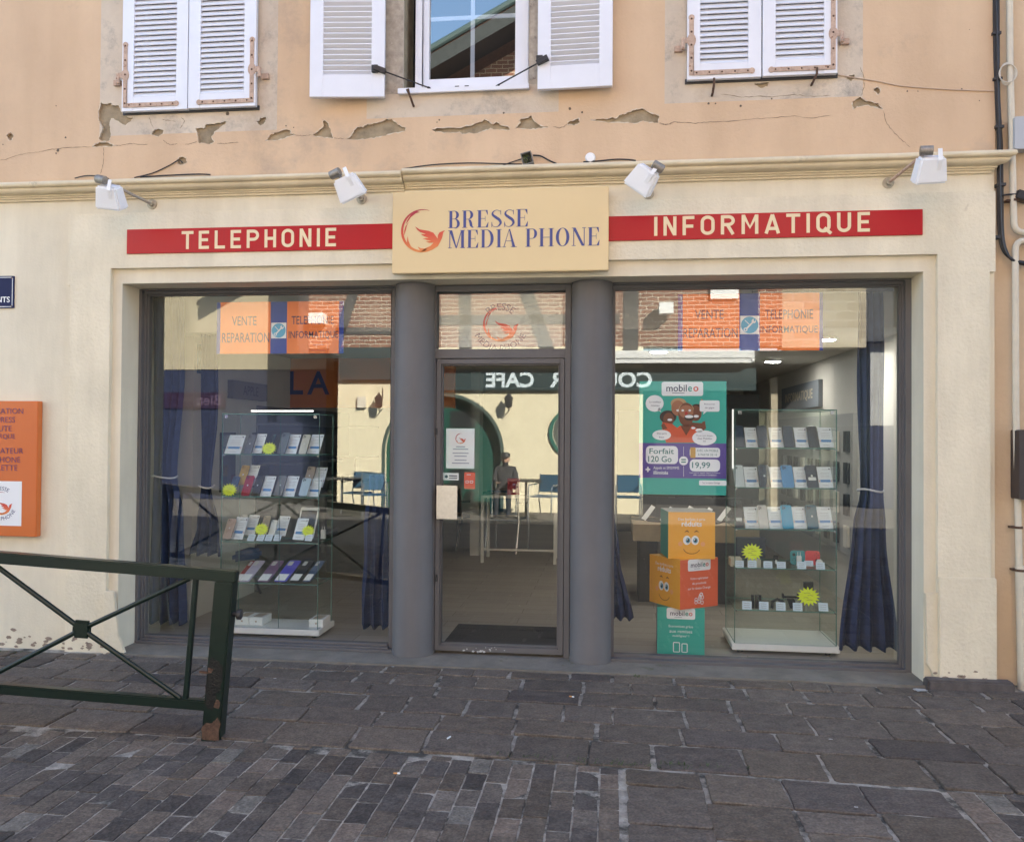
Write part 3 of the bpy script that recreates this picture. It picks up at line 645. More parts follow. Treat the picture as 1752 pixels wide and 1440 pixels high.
# ------------------------------------------------------------------ signs
sigf = mat('sign_panel', (.70,.545,.30), .28, var=.03, vs=2)
emb = bpy.data.materials.new('flame_print'); emb.use_nodes = True; n = emb.node_tree; b = n.nodes['Principled BSDF']
tc = n.nodes.new('ShaderNodeTexCoord'); q = n.nodes.new('ShaderNodeSeparateXYZ'); n.links.new(tc.outputs['Generated'], q.inputs[0])
rp = n.nodes.new('ShaderNodeValToRGB'); rp.color_ramp.elements[0].color = (.72,.24,.06,1); rp.color_ramp.elements[1].color = (.36,.02,.05,1); e = rp.color_ramp.elements.new(.4); e.color = (.62,.07,.035,1)
n.links.new(q.outputs[2], rp.inputs[0]); n.links.new(rp.outputs[0], b.inputs['Base Color']); b.inputs['Roughness'].default_value = .4
def emblem(mb, fr, cx, cy, r, d=.001, m=0):
    k = r/165.0
    def T(P): return [(cx+(x-280)*k, cy-(y-383)*k) for x, y in P]
    pts = []; ws = []
    for i in range(41):
        t = i/40; a = R(70 + t*290); rr = 165 - 6*sin(pi*t)
        pts.append((280+rr*cos(a), 383-rr*sin(a))); ws.append(k*(2+17*sin(pi*min(1, t*1.02))**.8))
    mb.stroke(fr, T(pts), ws, d, m)
    for P in ([(222,228),(262,238),(228,246),(190,275),(165,310),(150,330),(160,300),(185,262)], [(148,345),(178,306),(158,340),(150,375),(136,420),(138,380)], [(160,470),(165,420),(172,460),(190,500),(215,525),(180,508)], [(270,545),(245,505),(270,520),(320,522),(300,540)],
              [(222,348),(260,372),(330,385),(368,400),(390,430),(402,447),(404,420),(416,399),(436,391),(460,384),(442,404),(433,432),(424,470),(404,505),(362,532),(312,546),(268,549),(305,520),(345,503),(370,478),(335,478),(308,469),(350,464),(318,456),(284,444),(330,440),(298,428),(268,410),(308,410),(262,392),(240,374)]):
        mb.flat(fr, T(P), d+.0003, m)
def didone(mb, fr, st, x0, x1, y0, y1, d=.001, m=0):
    """a high-contrast serif: thick stems, hairline serifs and thin cross strokes"""
    T, H, K = .155, .030, .045
    def E(cx, cy, rx, ry, a0, a1, th, tn, N=20):     # bowl: outer ellipse minus a narrower inner one
        o = [(cx+rx*cos(R(a0+(a1-a0)*i/N)), cy+ry*sin(R(a0+(a1-a0)*i/N))) for i in range(N+1)]
        q = [(cx+(rx-th)*cos(R(a0+(a1-a0)*i/N)), cy+(ry-tn)*sin(R(a0+(a1-a0)*i/N))) for i in range(N+1)]
        return [[o[i], o[i+1], q[i+1], q[i]] for i in range(N)]
    def rc(a, c, e, f): return [(a,c),(e,c),(e,f),(a,f)]
    def stem(x, ser=.07, w=T): return [rc(x,0,x+w,1), rc(x-ser,0,x+w+ser,H), rc(x-ser,1-H,x+w+ser,1)]
    def glyph(c):
        if c == 'I': return stem(.08), .31
        if c == 'E': return stem(.08)+[rc(.2,0,.62,H), rc(.2,1-H,.60,1), rc(.2,.50,.46,.50+H), [(.62,0),(.65,.30),(.63,.30),(.50,H)], [(.60,1),(.62,.72),(.60,.72),(.49,1-H)], [(.46,.36),(.48,.36),(.48,.66),(.46,.66)]], .72
        if c == 'B': return stem(.08)+[rc(.2,0,.42,H), rc(.2,1-H,.40,1), rc(.2,.51,.42,.51+H)]+E(.38,.255,.28,.285,-90,90,T,H)+E(.36,.755,.25,.245,-90,90,T,H), .73
        if c == 'P': return stem(.08)+[rc(.2,1-H,.40,1), rc(.2,.44,.40,.44+H)]+E(.38,.72,.27,.28,-90,90,T,H), .70
        if c == 'R': return stem(.08)+[rc(.2,1-H,.40,1), rc(.2,.48,.40,.48+H)]+E(.37,.745,.26,.255,-90,90,T,H)+[[(.36,.49),(.50,.44),(.56,.30),(.41,.30)],[(.41,.30),(.56,.30),(.60,.06),(.45,.10)],[(.45,.10),(.60,.06),(.70,.02),(.58,-.01)]], .78
        if c == 'D': return stem(.08)+[rc(.2,0,.36,H), rc(.2,1-H,.36,1)]+E(.34,.5,.40,.5,-90,90,T+.01,H), .83
        if c == 'O': return E(.42,.5,.37,.51,0,360,T+.01,H,36), .84
        if c == 'H': return stem(.08)+stem(.60)+[rc(.2,.49,.62,.49+H)], .84
        if c == 'N': return [rc(.12,0,.12+K,1), rc(.03,0,.25,H), rc(.03,1-H,.24,1), [(.08,1),(.24,1),(.73,0),(.58,0)], rc(.69,0,.69+K,1), rc(.60,1-H,.82,1)], .85
        if c == 'M': return [rc(.10,0,.10+K,1), rc(.02,0,.24,H), rc(.02,1-H,.22,1), [(.08,1),(.25,1),(.52,0),(.46,0)], [(.76,1),(.80,1),(.52,0),(.46,0)]]+stem(.76, .06), 1.03
        if c == 'A': return [[(.06,0),(.10,0),(.39,1),(.36,1)], [(.36,1),(.42,1),(.72,0),(.56,0)], rc(0,0,.20,H), rc(.47,0,.80,H), rc(.18,.33,.55,.33+H)], .80
        if c == 'S':
            P = spline([(.56,.74),(.54,.90),(.33,.985),(.14,.88),(.12,.72),(.30,.56),(.48,.42),(.56,.24),(.44,.06),(.28,.015),(.12,.08),(.07,.27)], 4)
            n_ = len(P)-1; W = [.03+.13*max(0, sin(pi*min(1,max(0,(i/n_-.18)/.64))))**1.5 for i in range(n_+1)]
            L = []
            for i in range(n_):
                def of(j, s_):
                    a = P[max(j-1,0)]; b_ = P[min(j+1,n_)]; t = (b_-a).normalized(); return (P[j].x-t.y*W[j]/2*s_, P[j].y+t.x*W[j]/2*s_)
                L.append([of(i,1), of(i+1,1), of(i+1,-1), of(i,-1)])
            return L+[[(.545,.98),(.575,.98),(.575,.70),(.56,.70)], [(.05,.0),(.08,.0),(.08,.30),(.055,.30)]], .66
        return [], .38
    X = 0; out = []
    for c in st:
        g, a_ = glyph(c); out += [[(X+p[0], p[1]) for p in poly] for poly in g]; X += a_+.045
    W_ = max(p[0] for poly in out for p in poly); L0 = min(p[0] for poly in out for p in poly)
    for i, poly in enumerate(out):
        P = [(x0+(p[0]-L0)/(W_-L0)*(x1-x0), y0+p[1]*(y1-y0)) for p in poly]
        if sum(P[j][0]*P[(j+1)%len(P)][1]-P[(j+1)%len(P)][0]*P[j][1] for j in range(len(P))) < 0: P.reverse()
        mb.flat(fr, P, d+.00004*(i%7), m)
SY = -.10
a, c = at(672,329,SY), at(1041,464,SY); zt_, zb_ = at(856,323.5,SY).z, at(856,465,SY).z
sg = MB(); sg.box(a.x, c.x, SY, -.037, zb_, zt_)
sign = sg.build('shop_sign', sigf, origin=(a.x/2+c.x/2, -.037, zb_), bevel=.004); tag(sign, 'raised cream panel with blue serif shop name and flame bird above the door', 'sign')
def sgp(px, py): p = at(px, py, SY); return p.x, p.z
fr = front(SY-.0008); le = MB()
didone(le, fr, 'BRESSE', sgp(770,0)[0], sgp(906,0)[0], sgp(838,389)[1], sgp(838,359.5)[1])
didone(le, fr, 'MEDIA PHONE', sgp(770,0)[0], sgp(1028,0)[0], sgp(900,422.5)[1], sgp(900,391.5)[1])
le.build('lettering', mat('blue_lettering', (.035,.055,.22), .4), sign)
le = MB(); cx, cz = sgp(722.5, 395); emblem(le, fr, cx, cz, .150); le.build('emblem', emb, sign)
def din(mb, fr, st, x0, x1, y0, y1, d=.001, th=.158):
    A = lambda cx, cy, rx, ry, a, b, n=12: [(cx+rx*cos(R(a+(b-a)*i/n)), cy+ry*sin(R(a+(b-a)*i/n))) for i in range(n+1)]
    h = th/2; W_ = .60; G = {
     'T': ([[(0,1-h),(.62,1-h)],[(.31,1-h),(.31,0)]], .62), 'E': ([[(h,0),(h,1)],[(h,h),(.54,h)],[(h,1-h),(.54,1-h)],[(h,.5),(.49,.5)]], .56), 'L': ([[(h,0),(h,1)],[(h,h),(.54,h)]], .55), 'F': ([[(h,0),(h,1)],[(h,1-h),(.54,1-h)],[(h,.47),(.49,.47)]], .55),
     'P': ([[(h,0),(h,1)],[(h,1-h),(.34,1-h)]+A(.34,.695,.22,.305-h,90,-90)[1:]+[(h,.695-.305+h)]], .64), 'R': ([[(h,0),(h,1)],[(h,1-h),(.34,1-h)]+A(.34,.715,.22,.285-h,90,-90)[1:]+[(h,.715-.285+h)],[(.30,.50),(.56,0)]], .66),
     'H': ([[(h,0),(h,1)],[(W_-h,0),(W_-h,1)],[(h,.5),(W_-h,.5)]], W_), 'I': ([[(h,0),(h,1)]], th), 'N': ([[(h,0),(h,1)],[(W_-h,0),(W_-h,1)],[(h+.01,.97),(W_-h-.01,.03)]], W_), 'M': ([[(h,0),(h,1)],[(.76-h,0),(.76-h,1)],[(h+.01,.97),(.38,.34),(.76-h-.01,.97)]], .76),
     'A': ([[(.07,0),(.345,.985)],[(.62,0),(.345,.985)],[(.17,.26),(.52,.26)]], .69), 'U': ([[(h,1),(h,.30)]+A(.31,.30,.31-h,.30-h,180,360)+[(.62-h,1)]], .62), 'O': ([A(.32,.69,.32-h,.31-h,0,180)+A(.32,.31,.32-h,.31-h,180,360)+[(.64-h,.69)]], .64),
     'Q': ([A(.32,.69,.32-h,.31-h,0,180)+A(.32,.31,.32-h,.31-h,180,360)+[(.64-h,.69)],[(.36,.24),(.66,-.06)]], .64)}
    X_ = 0; L = []
    for c in st: g, a_ = G[c]; L += [[(X_+p[0], p[1]) for p in q] for q in g]; X_ += a_+.27
    X_ -= .27; sx_, sz_ = (x1-x0)/X_, (y1-y0)
    for i, q in enumerate(L): mb.stroke(fr, [(x0+p[0]*sx_, y0+p[1]*sz_) for p in q], th*(sx_+sz_)/2, d+.00005*(i % 9))
def band(x0, y0, x1, y1, word, w0, w1, h0, h1, label):
    p, q = at(x0,y0,-.05), at(x1,y1,-.05)
    b_ = MB(); b_.box(p.x, q.x, -.048, -.037, q.z, p.z)
    o = b_.build('sign_band', red, origin=((p.x+q.x)/2, -.037, q.z), bevel=.002, seg=1); tag(o, label, 'sign', 'red sign bands on the fascia')
    l = MB(); t0, t1 = at(w0,h0,-.05), at(w1,h1,-.05)
    l.text(front(-.0482), word, (t0.x+t1.x)/2, (t0.z+t1.z)/2, w=t1.x-t0.x, h=abs(t0.z-t1.z), bold=.025, d=.001, spacing=1.22); l.build('lettering', mat('cream_lettering', (.78,.63,.40), .5), o)
ym = lambda x, a, b_: 0
zA, zB = at(445,388,-.05).z, at(445,430,-.05).z
band(217, 0, 690, 0, 'x', 0, 1, 0, 1, 'x') if False else None
def bandz(x0, x1, zt, zb, word, w0, w1, hz0, hz1, label):
    b_ = MB(); b_.box(x0, x1, -.048, -.037, zb, zt); o = b_.build('sign_band', red, origin=((x0+x1)/2, -.037, zb), bevel=.002, seg=1); tag(o, label, 'sign', 'red sign bands on the fascia')
    l = MB(); din(l, front(-.0482), word, w0, w1, hz0, hz1); l.build('lettering', mat('cream_lettering', (.78,.63,.40), .5), o)
X = lambda px, Y=-.048: at(px, 390, Y).x
bandz(X(217), X(674), at(445,387.5,-.048).z, at(445,430,-.048).z, 'TELEPHONIE', X(311), X(576), at(440,424,-.048).z, at(440,393,-.048).z, 'red band lettered TELEPHONIE left of the cream shop sign')
bandz(X(1039), X(1579), at(1310,364,-.048).z, at(1310,407,-.048).z, 'INFORMATIQUE', X(1119), X(1489), at(1304,400,-.048).z, at(1304,367,-.048).z, 'red band lettered INFORMATIQUE right of the cream shop sign')
# orange notice board at the left edge
p, q = at(66,686,-.05), at(62,918,-.05); W_ = .86
nb = MB(); nb.box(p.x-W_, p.x, -.055, -.001, q.z, p.z)
nbo = nb.build('notice_board', mat('orange_board', (.62,.155,.03), .22, bump=.10, bs=4, coat=.5), origin=(p.x-W_/2, -.001, q.z), bevel=.004); tag(nbo, 'glossy orange board listing repairs, on the cream wall by the barrier', 'sign')
fr = front(-.0565); l = MB(); xc = at(7,0,-.05).x-.0
for s_, y_, xr in (('REPARATION',703,41),('EXPRESS',718,27),('TOUTE',733,21),('MARQUE',747,27),('ORDINATEUR',771,41),('TELEPHONE',786,36),('TABLETTE',800,31)):
    zc = at(20,y_,-.05).z; xr_ = at(xr,y_,-.05).x; l.text(fr, s_, xr_, zc, h=.042, bold=.0, align='r', spacing=1.02)
l.build('lettering', mat('violet_ink', (.10,.02,.09), .5), nbo)
l = MB(); x2 = at(38,860,-.05).x; zt2, zb2 = at(20,823,-.05).z, at(20,899,-.05).z; l.rect(fr, x2-.335, x2, zb2, zt2, .0002); wp = l.build('logo_panel', whitep, nbo)
ecx, ecz = x2-.165, (zt2+zb2)/2+.0
l = MB(); emblem(l, fr, ecx, ecz, .085, .001); l.build('emblem', emb, wp)
l = MB(); l.text(fr, 'BRESSE', ecx, ecz, h=.030, d=.001, arc=.112); l.text(fr, 'MEDIA PHONE', ecx, ecz, h=.028, d=.001, arc=-.114); l.build('lettering', navy, wp)
# enamel street plate, only its end in view
p, q = at(24,472,-.01), at(24,527,-.01)
sp_ = MB(); sp_.rrect(front(-.001), p.x-.46, p.x, q.z, p.z, .004, 0, 0, .010)
spo = sp_.build('street_plate', mat('enamel_blue', (.016,.02,.07), .5, spec=.15), origin=(p.x-.23, -.001, q.z)); tag(spo, 'dark blue enamel street name plate with white border, letters NTS showing', 'street sign')
l = MB(); fr = front(-.0112); bo_ = rrp(p.x-.45, p.x-.011, q.z+.011, p.z-.011, .012)
l.stroke(fr, bo_+[bo_[0]], .005, .0006); l.text(fr, 'NTS', p.x-.030, q.z+.065, h=.044, bold=.015, align='r', d=.0008); l.build('lettering', whitep, spo)
l = MB(); l.disc(fr, p.x-.017, q.z+.017, .006, d=.0012); l.disc(fr, p.x-.017, p.z-.017, .006, d=.0012); l.parts('screw', rustdk, spo)
# ------------------------------------------------------------------ floodlights above the sign
lampm = mat('white_lamp_housing', (.82,.84,.88), .45)
def floodlight(pc, ang, tilt, plate_px, knob, label, rodm):
    Yl = -.36; c = at(*pc, Yl); base = at(*plate_px, -.03) if plate_px else Vector((c.x+.05, -.03, c.z-.12))
    base.y = 0.0 if base.z > OZ else -.036
    t = thing('floodlight', base, label, 'lamp', 'white floodlights over the shop signs')
    h = MB(); Rt = Matrix.Rotation(R(ang), 3, 'Y') @ Matrix.Rotation(R(tilt), 3, 'X')
    P = []
    for y, (wx, hz_) in ((-.065,(.105,.078)), (.065,(.075,.05))): pass
    # wedge-shaped housing: narrow at the hinge, wide at the lens, seen from below
    top, bot = .075, .097
    for (x, y, z) in ((-top,-.05,.075),(top,-.05,.075),(top,.05,.075),(-top,.05,.075),(-bot,-.06,-.085),(bot,-.06,-.085),(bot,.06,-.085),(-bot,.06,-.085)): P.append(c + Rt @ Vector((x,y,z)))
    h.add(P, [(0,1,2,3),(7,6,5,4),(4,5,1,0),(5,6,2,1),(6,7,3,2),(7,4,0,3)]); h.build('housing', lampm, t, bevel=.012)
    br_ = MB(); a0 = c + Rt @ Vector((.035,-.052,-.005)); a1 = c + Rt @ Vector((.035,-.062,.06)); a2 = c + Rt @ Vector((.035,-.03,.125))
    br_.bar(a0, a1, .026, .006, (0,1,0)); br_.bar(a1, a2, .026, .006, (0,1,0)); br_.parts('bracket', lampm, t, bevel=.001, seg=1)
    k = MB(); kc = c + Rt @ Vector((knob*.03,-.02,.115)); kd = Rt @ Vector((knob,.25,.0)); kd.normalize(); k.tube([kc-kd*.028, kc-kd*.026, kc+kd*.045, kc+kd*.05], [.026,.030,.030,.022], 14); k.build('pivot', mat('dull_metal', (.33,.30,.26), .55, metal=.7, var=.3, vs=40), t, smooth=True)
    rd = MB(); rd.tube([kc, base + Vector((0,-.018,0))], .0105, 10); rd.build('arm', rodm, t, smooth=True)
    pl = MB(); pl.lathe(base + Vector((0,0,0)), [(.038,.0),(.038,.008),(.020,.012),(.020,.035)], 18, 'y'); 
    pl.build('wall_plate', mat('dull_plate', (.45,.40,.31), .6, metal=.4, var=.3, vs=30), t)
floodlight((189,336), 8, 28, (257,348), -1, 'white floodlight at the far left, dangling from a pale rod', mat('pale_rod', (.40,.36,.31), .6, metal=.3))
floodlight((597,320), -24, 22, (617,339), -1, 'white floodlight tilted above the end of the word TELEPHONIE', mat('pale_rod', (.4,.36,.31), .6))
floodlight((1101,306), 36, 24, (1110,330), 1, 'diamond tilted white floodlight above the right corner of the cream sign', mat('pale_rod', (.4,.36,.31), .6))
floodlight((1591,289), -2, 26, (1522,311), -1, 'white floodlight at the far right on a rusty diagonal arm', rust)
# ------------------------------------------------------------------ wiring and pipes
def cable(P, Y, r, label, name='cable', m=None, sag=True):
    pts = [Vector((at(x,y,Y).x, Y if not isinstance(Y,(list,tuple)) else 0, at(x,y,Y).z)) for x, y in P]
    return tag(MB().tube(spline(pts, 5), r, 7).build(name, m or black, smooth=True), label, 'cable')
cable([(128,305),(150,300.5),(178,303),(186,306)], -.018, .004, 'short black cable arched over the cornice behind the far left floodlight')
cable([(230,304),(262,296),(290,283),(306,274),(312,279)], -.012, .004, 'black cable rising from the cornice into a grey wall patch')
cable([(240,303),(290,300),(340,298),(360,299)], -.02, .005, 'thick black cable lying along the left part of the cornice')
cable([(690,289),(740,282),(800,279),(850,280),(893,281)], -.016, .004, 'thin dark cable from the cornice joint to the open junction box')
cable([(860,283),(880,276),(893,272)], -.02, .004, 'short dark cable entering the open junction box from the left')
cable([(912,266),(925,267),(940,275),(952,280)], -.02, .0055, 'black cable curving out of the open junction box to the right')
cable([(998,277),(1020,276),(1050,273),(1072,273),(1088,275)], -.016, .005, 'black cable running right from the white round junction cover')
jb = MB(); c = at(902,272,-.03); M = Matrix.Rotation(R(-14), 3, 'Y'); jb.obox(c+M@Vector((0,.022,0)), .078,.006,.085,M)
for sx_, sz_, a_, b2 in ((-.036,0,.006,.085),(.036,0,.006,.085),(0,-.040,.066,.006),(0,.040,.066,.006)): jb.obox(c+M@Vector((sx_,0,sz_)), a_,.045,b2,M)
for k in range(7): jb.tube([c+M@Vector((random.uniform(-.025,.025),.015,-.03)), c+M@Vector((random.uniform(-.03,.03),-.012,0)), c+M@Vector((random.uniform(-.025,.025),.01,.03))], .004, 6, 1 if k%2 else 2)
tag(jb.build('junction_box', [mat('box_grey', (.20,.19,.17), .6), mat('wire_green', (.12,.16,.05), .5), black], origin=c), 'open grey junction box with bare wires on the cornice', 'junction box')
c = at(1010,271,0); tag(MB().lathe((c.x,-.001,c.z), [(.036,0),(.036,.012),(.028,.024),(.008,.027)], 24, 'y').build('junction_cover', whitep, origin=(c.x,-.001,c.z), smooth=True), 'round white junction cover on the wall above the cornice', 'junction box')
cable([(1432,128),(1460,133),(1500,139),(1540,147),(1600,152),(1660,155),(1705,156)], -.010, .004, 'pale painted cable drooping from the right shutters to the black cable', m=mat('painted_cable', (.50,.37,.27), .8))
NY = .03
rp_ = random.Random(3)
for k, dx in enumerate((-3.2, 0, 3)):
    P = [(1704,-60),(1704,0),(1706,80),(1707,160),(1710,250),(1711,330),(1713,390),(1717,420),(1727,440),(1745,449),(1775,452),(1840,452)]
    Yk = -.012 - .018*(k == 1)
    pts = [Vector((at(x+dx*(1+.4*sin(y*.02+k)),y,Yk).x, Yk, at(x,y+dx*.8*(y > 430),Yk).z)) for x, y in P]
    b_ = MB().tube(spline(pts, 5), .0085, 8)
    if k == 0: cbun = b_
    else: cbun.add(b_.v, b_.f)
cbo = cbun.build('cable_bundle', black, origin=(at(1710,250).x, 0, at(1710,450).z), smooth=True); tag(cbo, 'bundle of black cables running down the wall at the right end of the cornice', 'cable')
cl = MB()
for x_, y_ in ((1706,56),(1708,134),(1711,216),(1714,315),(1705,405)): c = at(x_,y_,-.03); cl.box(c.x-.026, c.x+.026, -.034, .028, c.z-.010, c.z+.008)
cl.parts('cable_clip', darkm, cbo)
pipem = mat('cream_pipe', (.62,.55,.43), .55, var=.1, vs=9)
def pipe(P, Y, r, label, m=pipem, clips=()):
    pts = [Vector((at(x,y,Y).x, Y, at(x,y,Y).z)) for x, y in P]; Q = []
    for i, p in enumerate(pts):                      # rounded elbows
        if 0 < i < len(pts)-1:
            a_ = (pts[i-1]-p).normalized(); b_ = (pts[i+1]-p).normalized()
            if a_.dot(b_) > -.9:
                for t in (0,.25,.5,.75,1): Q.append(p + a_*.06*(1-t)**2 + b_*.06*t**2)
                continue
        Q.append(p)
    o = MB().tube(Q, r, 12).build('drain_pipe', m, smooth=True); tag(o, label, 'pipe')
    if clips:
        k = MB()
        for x_, y_ in clips: c = at(x_, y_, Y); k.lathe((c.x, Y, c.z-.008), [(r+.004,0),(r+.004,.016)], 12); k.box(c.x-.05, c.x-.01, Y-.005, Y+.04, c.z-.006, c.z+.008)
        k.parts('pipe_clip', rustdk, o)
pipe([(1727,-60),(1728,100),(1735,397),(1850,404)], -.02, .020, 'upper cream pipe that turns right above the cable loop', clips=((1736,343),))
pipe([(1850,409),(1737,412),(1738,700),(1744,985)], -.02, .020, 'lower cream pipe that drops beside the right pilaster', clips=((1743,902),))
pipe([(1746,968),(1751,1200)], -.02, .032, 'thicker cream pipe foot standing on the paving at the right edge', clips=((1746,975),))
cw = MB(); c = at(1722,128,-.02)
for k in range(3): cw.tube([Vector((c.x+.045*cos(a*pi/10)*(1+.12*k), -.03-.006*k, c.z+.075*sin(a*pi/10)*(1-.1*k))) for a in range(21)], .0035, 6)
tag(cw.build('wire_coil', mat('pale_wire', (.55,.50,.42), .5), smooth=True), 'coil of thin pale wire hooked behind the upper cream pipe', 'cable')
c = at(1738,198,-.08); d = at(1790,252,-.08); mb_ = MB(); mb_.rrect(front(NY-.005), c.x, d.x, d.z, c.z, .012, 0, 0, .09)
tag(mb_.build('meter_box', mat('meter_grey', (.42,.43,.45), .5)), 'grey wall box at the right edge above the pipe bend', 'junction box')
c = at(1742,735,-.08); d = at(1800,855,-.08); mb_ = MB(); mb_.rrect(front(NY-.005), c.x, d.x, d.z, c.z, .01, 0, 0, .12)
tag(mb_.build('letter_box', mat('letterbox_brown', (.045,.035,.032), .5)), 'dark letter box at the right edge beside the lower cream pipe', 'letter box')
c = at(1748,335,-.05); tag(MB().obox(c+Vector((.02,.03,0)), .10,.07,.06, Matrix.Rotation(R(20),3,'Y')).build('cable_splitter', black, bevel=.006), 'small black splitter box hanging from cables behind the upper pipe', 'junction box')
tag(MB().tube(spline([at(1711,335,-.02), at(1725,333,-.03), at(1745,332,-.04)], 5), .006, 7).build('cable', black, smooth=True), 'short black cable from the bundle to the small splitter box', 'cable')
# neighbour at the right
nbh = thing('neighbour_house', (9.3, .03, 0), 'peach rendered house adjoining the shop at the right edge', 'building')
o = MB(); o.box(XR+.004, 17, NY, 9, 0, 6.5); o.build('wall', mat('neighbour_render', (.60,.45,.30), .92, var=.14, vs=1.6, bump=.3, bs=40, stain=((.40,.30,.22), 3, .62)), nbh)
o = MB(); o.hexa([(XR+.004,-.4,6.5),(17,-.4,6.5),(17,9,6.5),(XR+.004,9,6.5),(XR+.004,-.4,6.56),(17,-.4,6.56),(17,4.5,7.9),(XR+.004,4.5,7.9)]); o.build('roof', MATS['roof_tiles'], nbh)
# ------------------------------------------------------------------ barrier, leaning a few degrees
G_ = mat('green_iron', (.004,.0145,.010), .33, var=.2, vs=12, bump=.05, bs=60, stain=((.045,.028,.02), 8, .69))
PB = gd(365,1259)
bar = thing('street_barrier', PB, 'dark green iron barrier with crossed rods, leaning beside the shop', 'barrier')
lean = Matrix.Translation(PB) @ Matrix.Rotation(R(6.8), 4, 'Z') @ Matrix.Rotation(R(4.2), 4, 'Y')
def BL(x, y, z): return lean @ Vector((x, y, z))
def bbar(m, a, b_, wd, th): return m.bar(BL(*a), BL(*b_), wd, th, lean.to_3x3() @ Vector((0,0,1)))
Zt, Zl, Lb = .862, .165, 2.6
m = MB(); m.bar(BL(0,0,-.05), BL(0,0,.835), .098, .098, lean.to_3x3() @ Vector((0,1,0)))
m.build('post', G_, bar, bevel=.006); 
m = MB(); m.bar(BL(-Lb,0,-.05), BL(-Lb,0,.835), .098, .098, lean.to_3x3() @ Vector((0,1,0))); m.build('post', G_, bar, bevel=.006)
m = MB(); bbar(m, (-Lb-.05,0,Zt), (.055,0,Zt), .07, .06); m.build('top_rail', G_, bar, bevel=.005)
m = MB(); bbar(m, (-Lb+.04,0,Zl), (-.049,0,Zl), .052, .052); m.build('bottom_rail', G_, bar, bevel=.005)
for xr in (-.165, -Lb+.165):
    m = MB(); bbar(m, (xr,0,Zl+.02), (xr,0,Zt-.03), .026, .026); m.build('upright', G_, bar, bevel=.003, seg=1)
for (xa, xb) in ((-1.30,-.165), (-Lb+.165,-1.30)):
    xc_ = (xa+xb)/2-.02; zc_ = (Zt+Zl)/2
    for (s_, t_) in ((xa,Zt-.03),(xb,Zt-.03),(xa,Zl+.025),(xb,Zl+.025)):
        m = MB(); m.tube([BL(xc_,0,zc_), BL(s_+(.03 if s_ == xa else -.03),0,t_)], .0135, 10); m.build('cross_rod', G_, bar, smooth=True)
    m = MB(); m.bar(BL(xc_-.048,0,zc_), BL(xc_+.048,0,zc_), .034, .095, lean.to_3x3() @ Vector((0,0,1))); m.build('cross_plate', G_, bar, bevel=.012)
m = MB(); bbar(m, (-1.30,0,Zl+.02), (-1.30,0,Zt-.03), .03, .03); m.build('upright', G_, bar, bevel=.003, seg=1)
m = MB(); m.tube([BL(.048,0,.66), BL(.075,0,.66)], .013, 12); m.tube([BL(.070,0,.66), BL(.074,0,.66), BL(.094,0,.66), BL(.098,0,.66)], [.022,.028,.028,.022], 14); m.build('bolt', darkm, bar, smooth=True)
m = MB(); fr = Fr(BL(0,-.0495,0), lean.to_3x3() @ Vector((1,0,0)), lean.to_3x3() @ Vector((0,0,1)))
m.flat(fr, rough([(-.046,.36),(-.03,.44),(.0,.42),(.03,.40),(.035,.33),(.03,.26),(.01,.24),(.02,.18),(-.005,.155),(-.03,.16),(-.046,.24)], 3, .005), .0008)
m.build('bare_metal', mat('burnt_metal', (.009,.009,.010), .35, var=.4, vs=30, bump=.3, bs=80), bar)
m = MB(); m.flat(fr, rough([(-.048,0),(.046,0),(.046,.085),(.03,.12),(.01,.10),(-.01,.085),(-.03,.09),(-.048,.05)], 3, .005), .0009); m.flat(fr, rough([(.0,.17),(.035,.165),(.04,.20),(.015,.215)], 2, .004), .0012); m.flat(fr, rough([(-.045,.345),(-.02,.35),(-.015,.37),(-.04,.375)], 2, .004), .0012)
m.bar(BL(-.048,-.03,.345), BL(-.092,-.035,.348), .012, .012)
m.parts('rust_patch', rustdk, bar)
# ------------------------------------------------------------------ the sunlit side of the street, seen in the glass
def brickmat(name, c1, c2, mo, bw, rh, ms, bias=0.):
    m = bpy.data.materials.new(name); m.use_nodes = True; n = m.node_tree; b = n.nodes['Principled BSDF']; tc = n.nodes.new('ShaderNodeTexCoord')
    a = n.nodes.new('ShaderNodeSeparateXYZ'); c = n.nodes.new('ShaderNodeCombineXYZ'); n.links.new(tc.outputs['Object'], a.inputs[0]); n.links.new(a.outputs[0], c.inputs[0]); n.links.new(a.outputs[2], c.inputs[1])
    nz = n.nodes.new('ShaderNodeTexNoise'); nz.inputs['Scale'].default_value = 3; n.links.new(tc.outputs['Object'], nz.inputs['Vector'])
    ma = n.nodes.new('ShaderNodeVectorMath'); ma.operation = 'MULTIPLY_ADD'; n.links.new(nz.outputs['Color'], ma.inputs[0]); ma.inputs[1].default_value = (.05,.05,0); n.links.new(c.outputs[0], ma.inputs[2])
    br = n.nodes.new('ShaderNodeTexBrick'); br.inputs['Scale'].default_value = 1; br.inputs['Brick Width'].default_value = bw; br.inputs['Row Height'].default_value = rh; br.inputs['Mortar Size'].default_value = ms; br.inputs['Bias'].default_value = bias
    br.inputs['Color1'].default_value = (*c1,1); br.inputs['Color2'].default_value = (*c2,1); br.inputs['Mortar'].default_value = (*mo,1); n.links.new(ma.outputs[0], br.inputs['Vector'])
    n.links.new(br.outputs[0], b.inputs['Base Color']); b.inputs['Roughness'].default_value = .9
    bp = n.nodes.new('ShaderNodeBump'); bp.inputs['Strength'].default_value = .6; bp.inputs['Distance'].default_value = .01; bp.invert = True; n.links.new(br.outputs['Fac'], bp.inputs['Height']); n.links.new(bp.outputs[0], b.inputs['Normal']); return m
brick = brickmat('red_brick', (.25,.115,.075), (.17,.075,.05), (.46,.41,.33), .24, .085, .009)
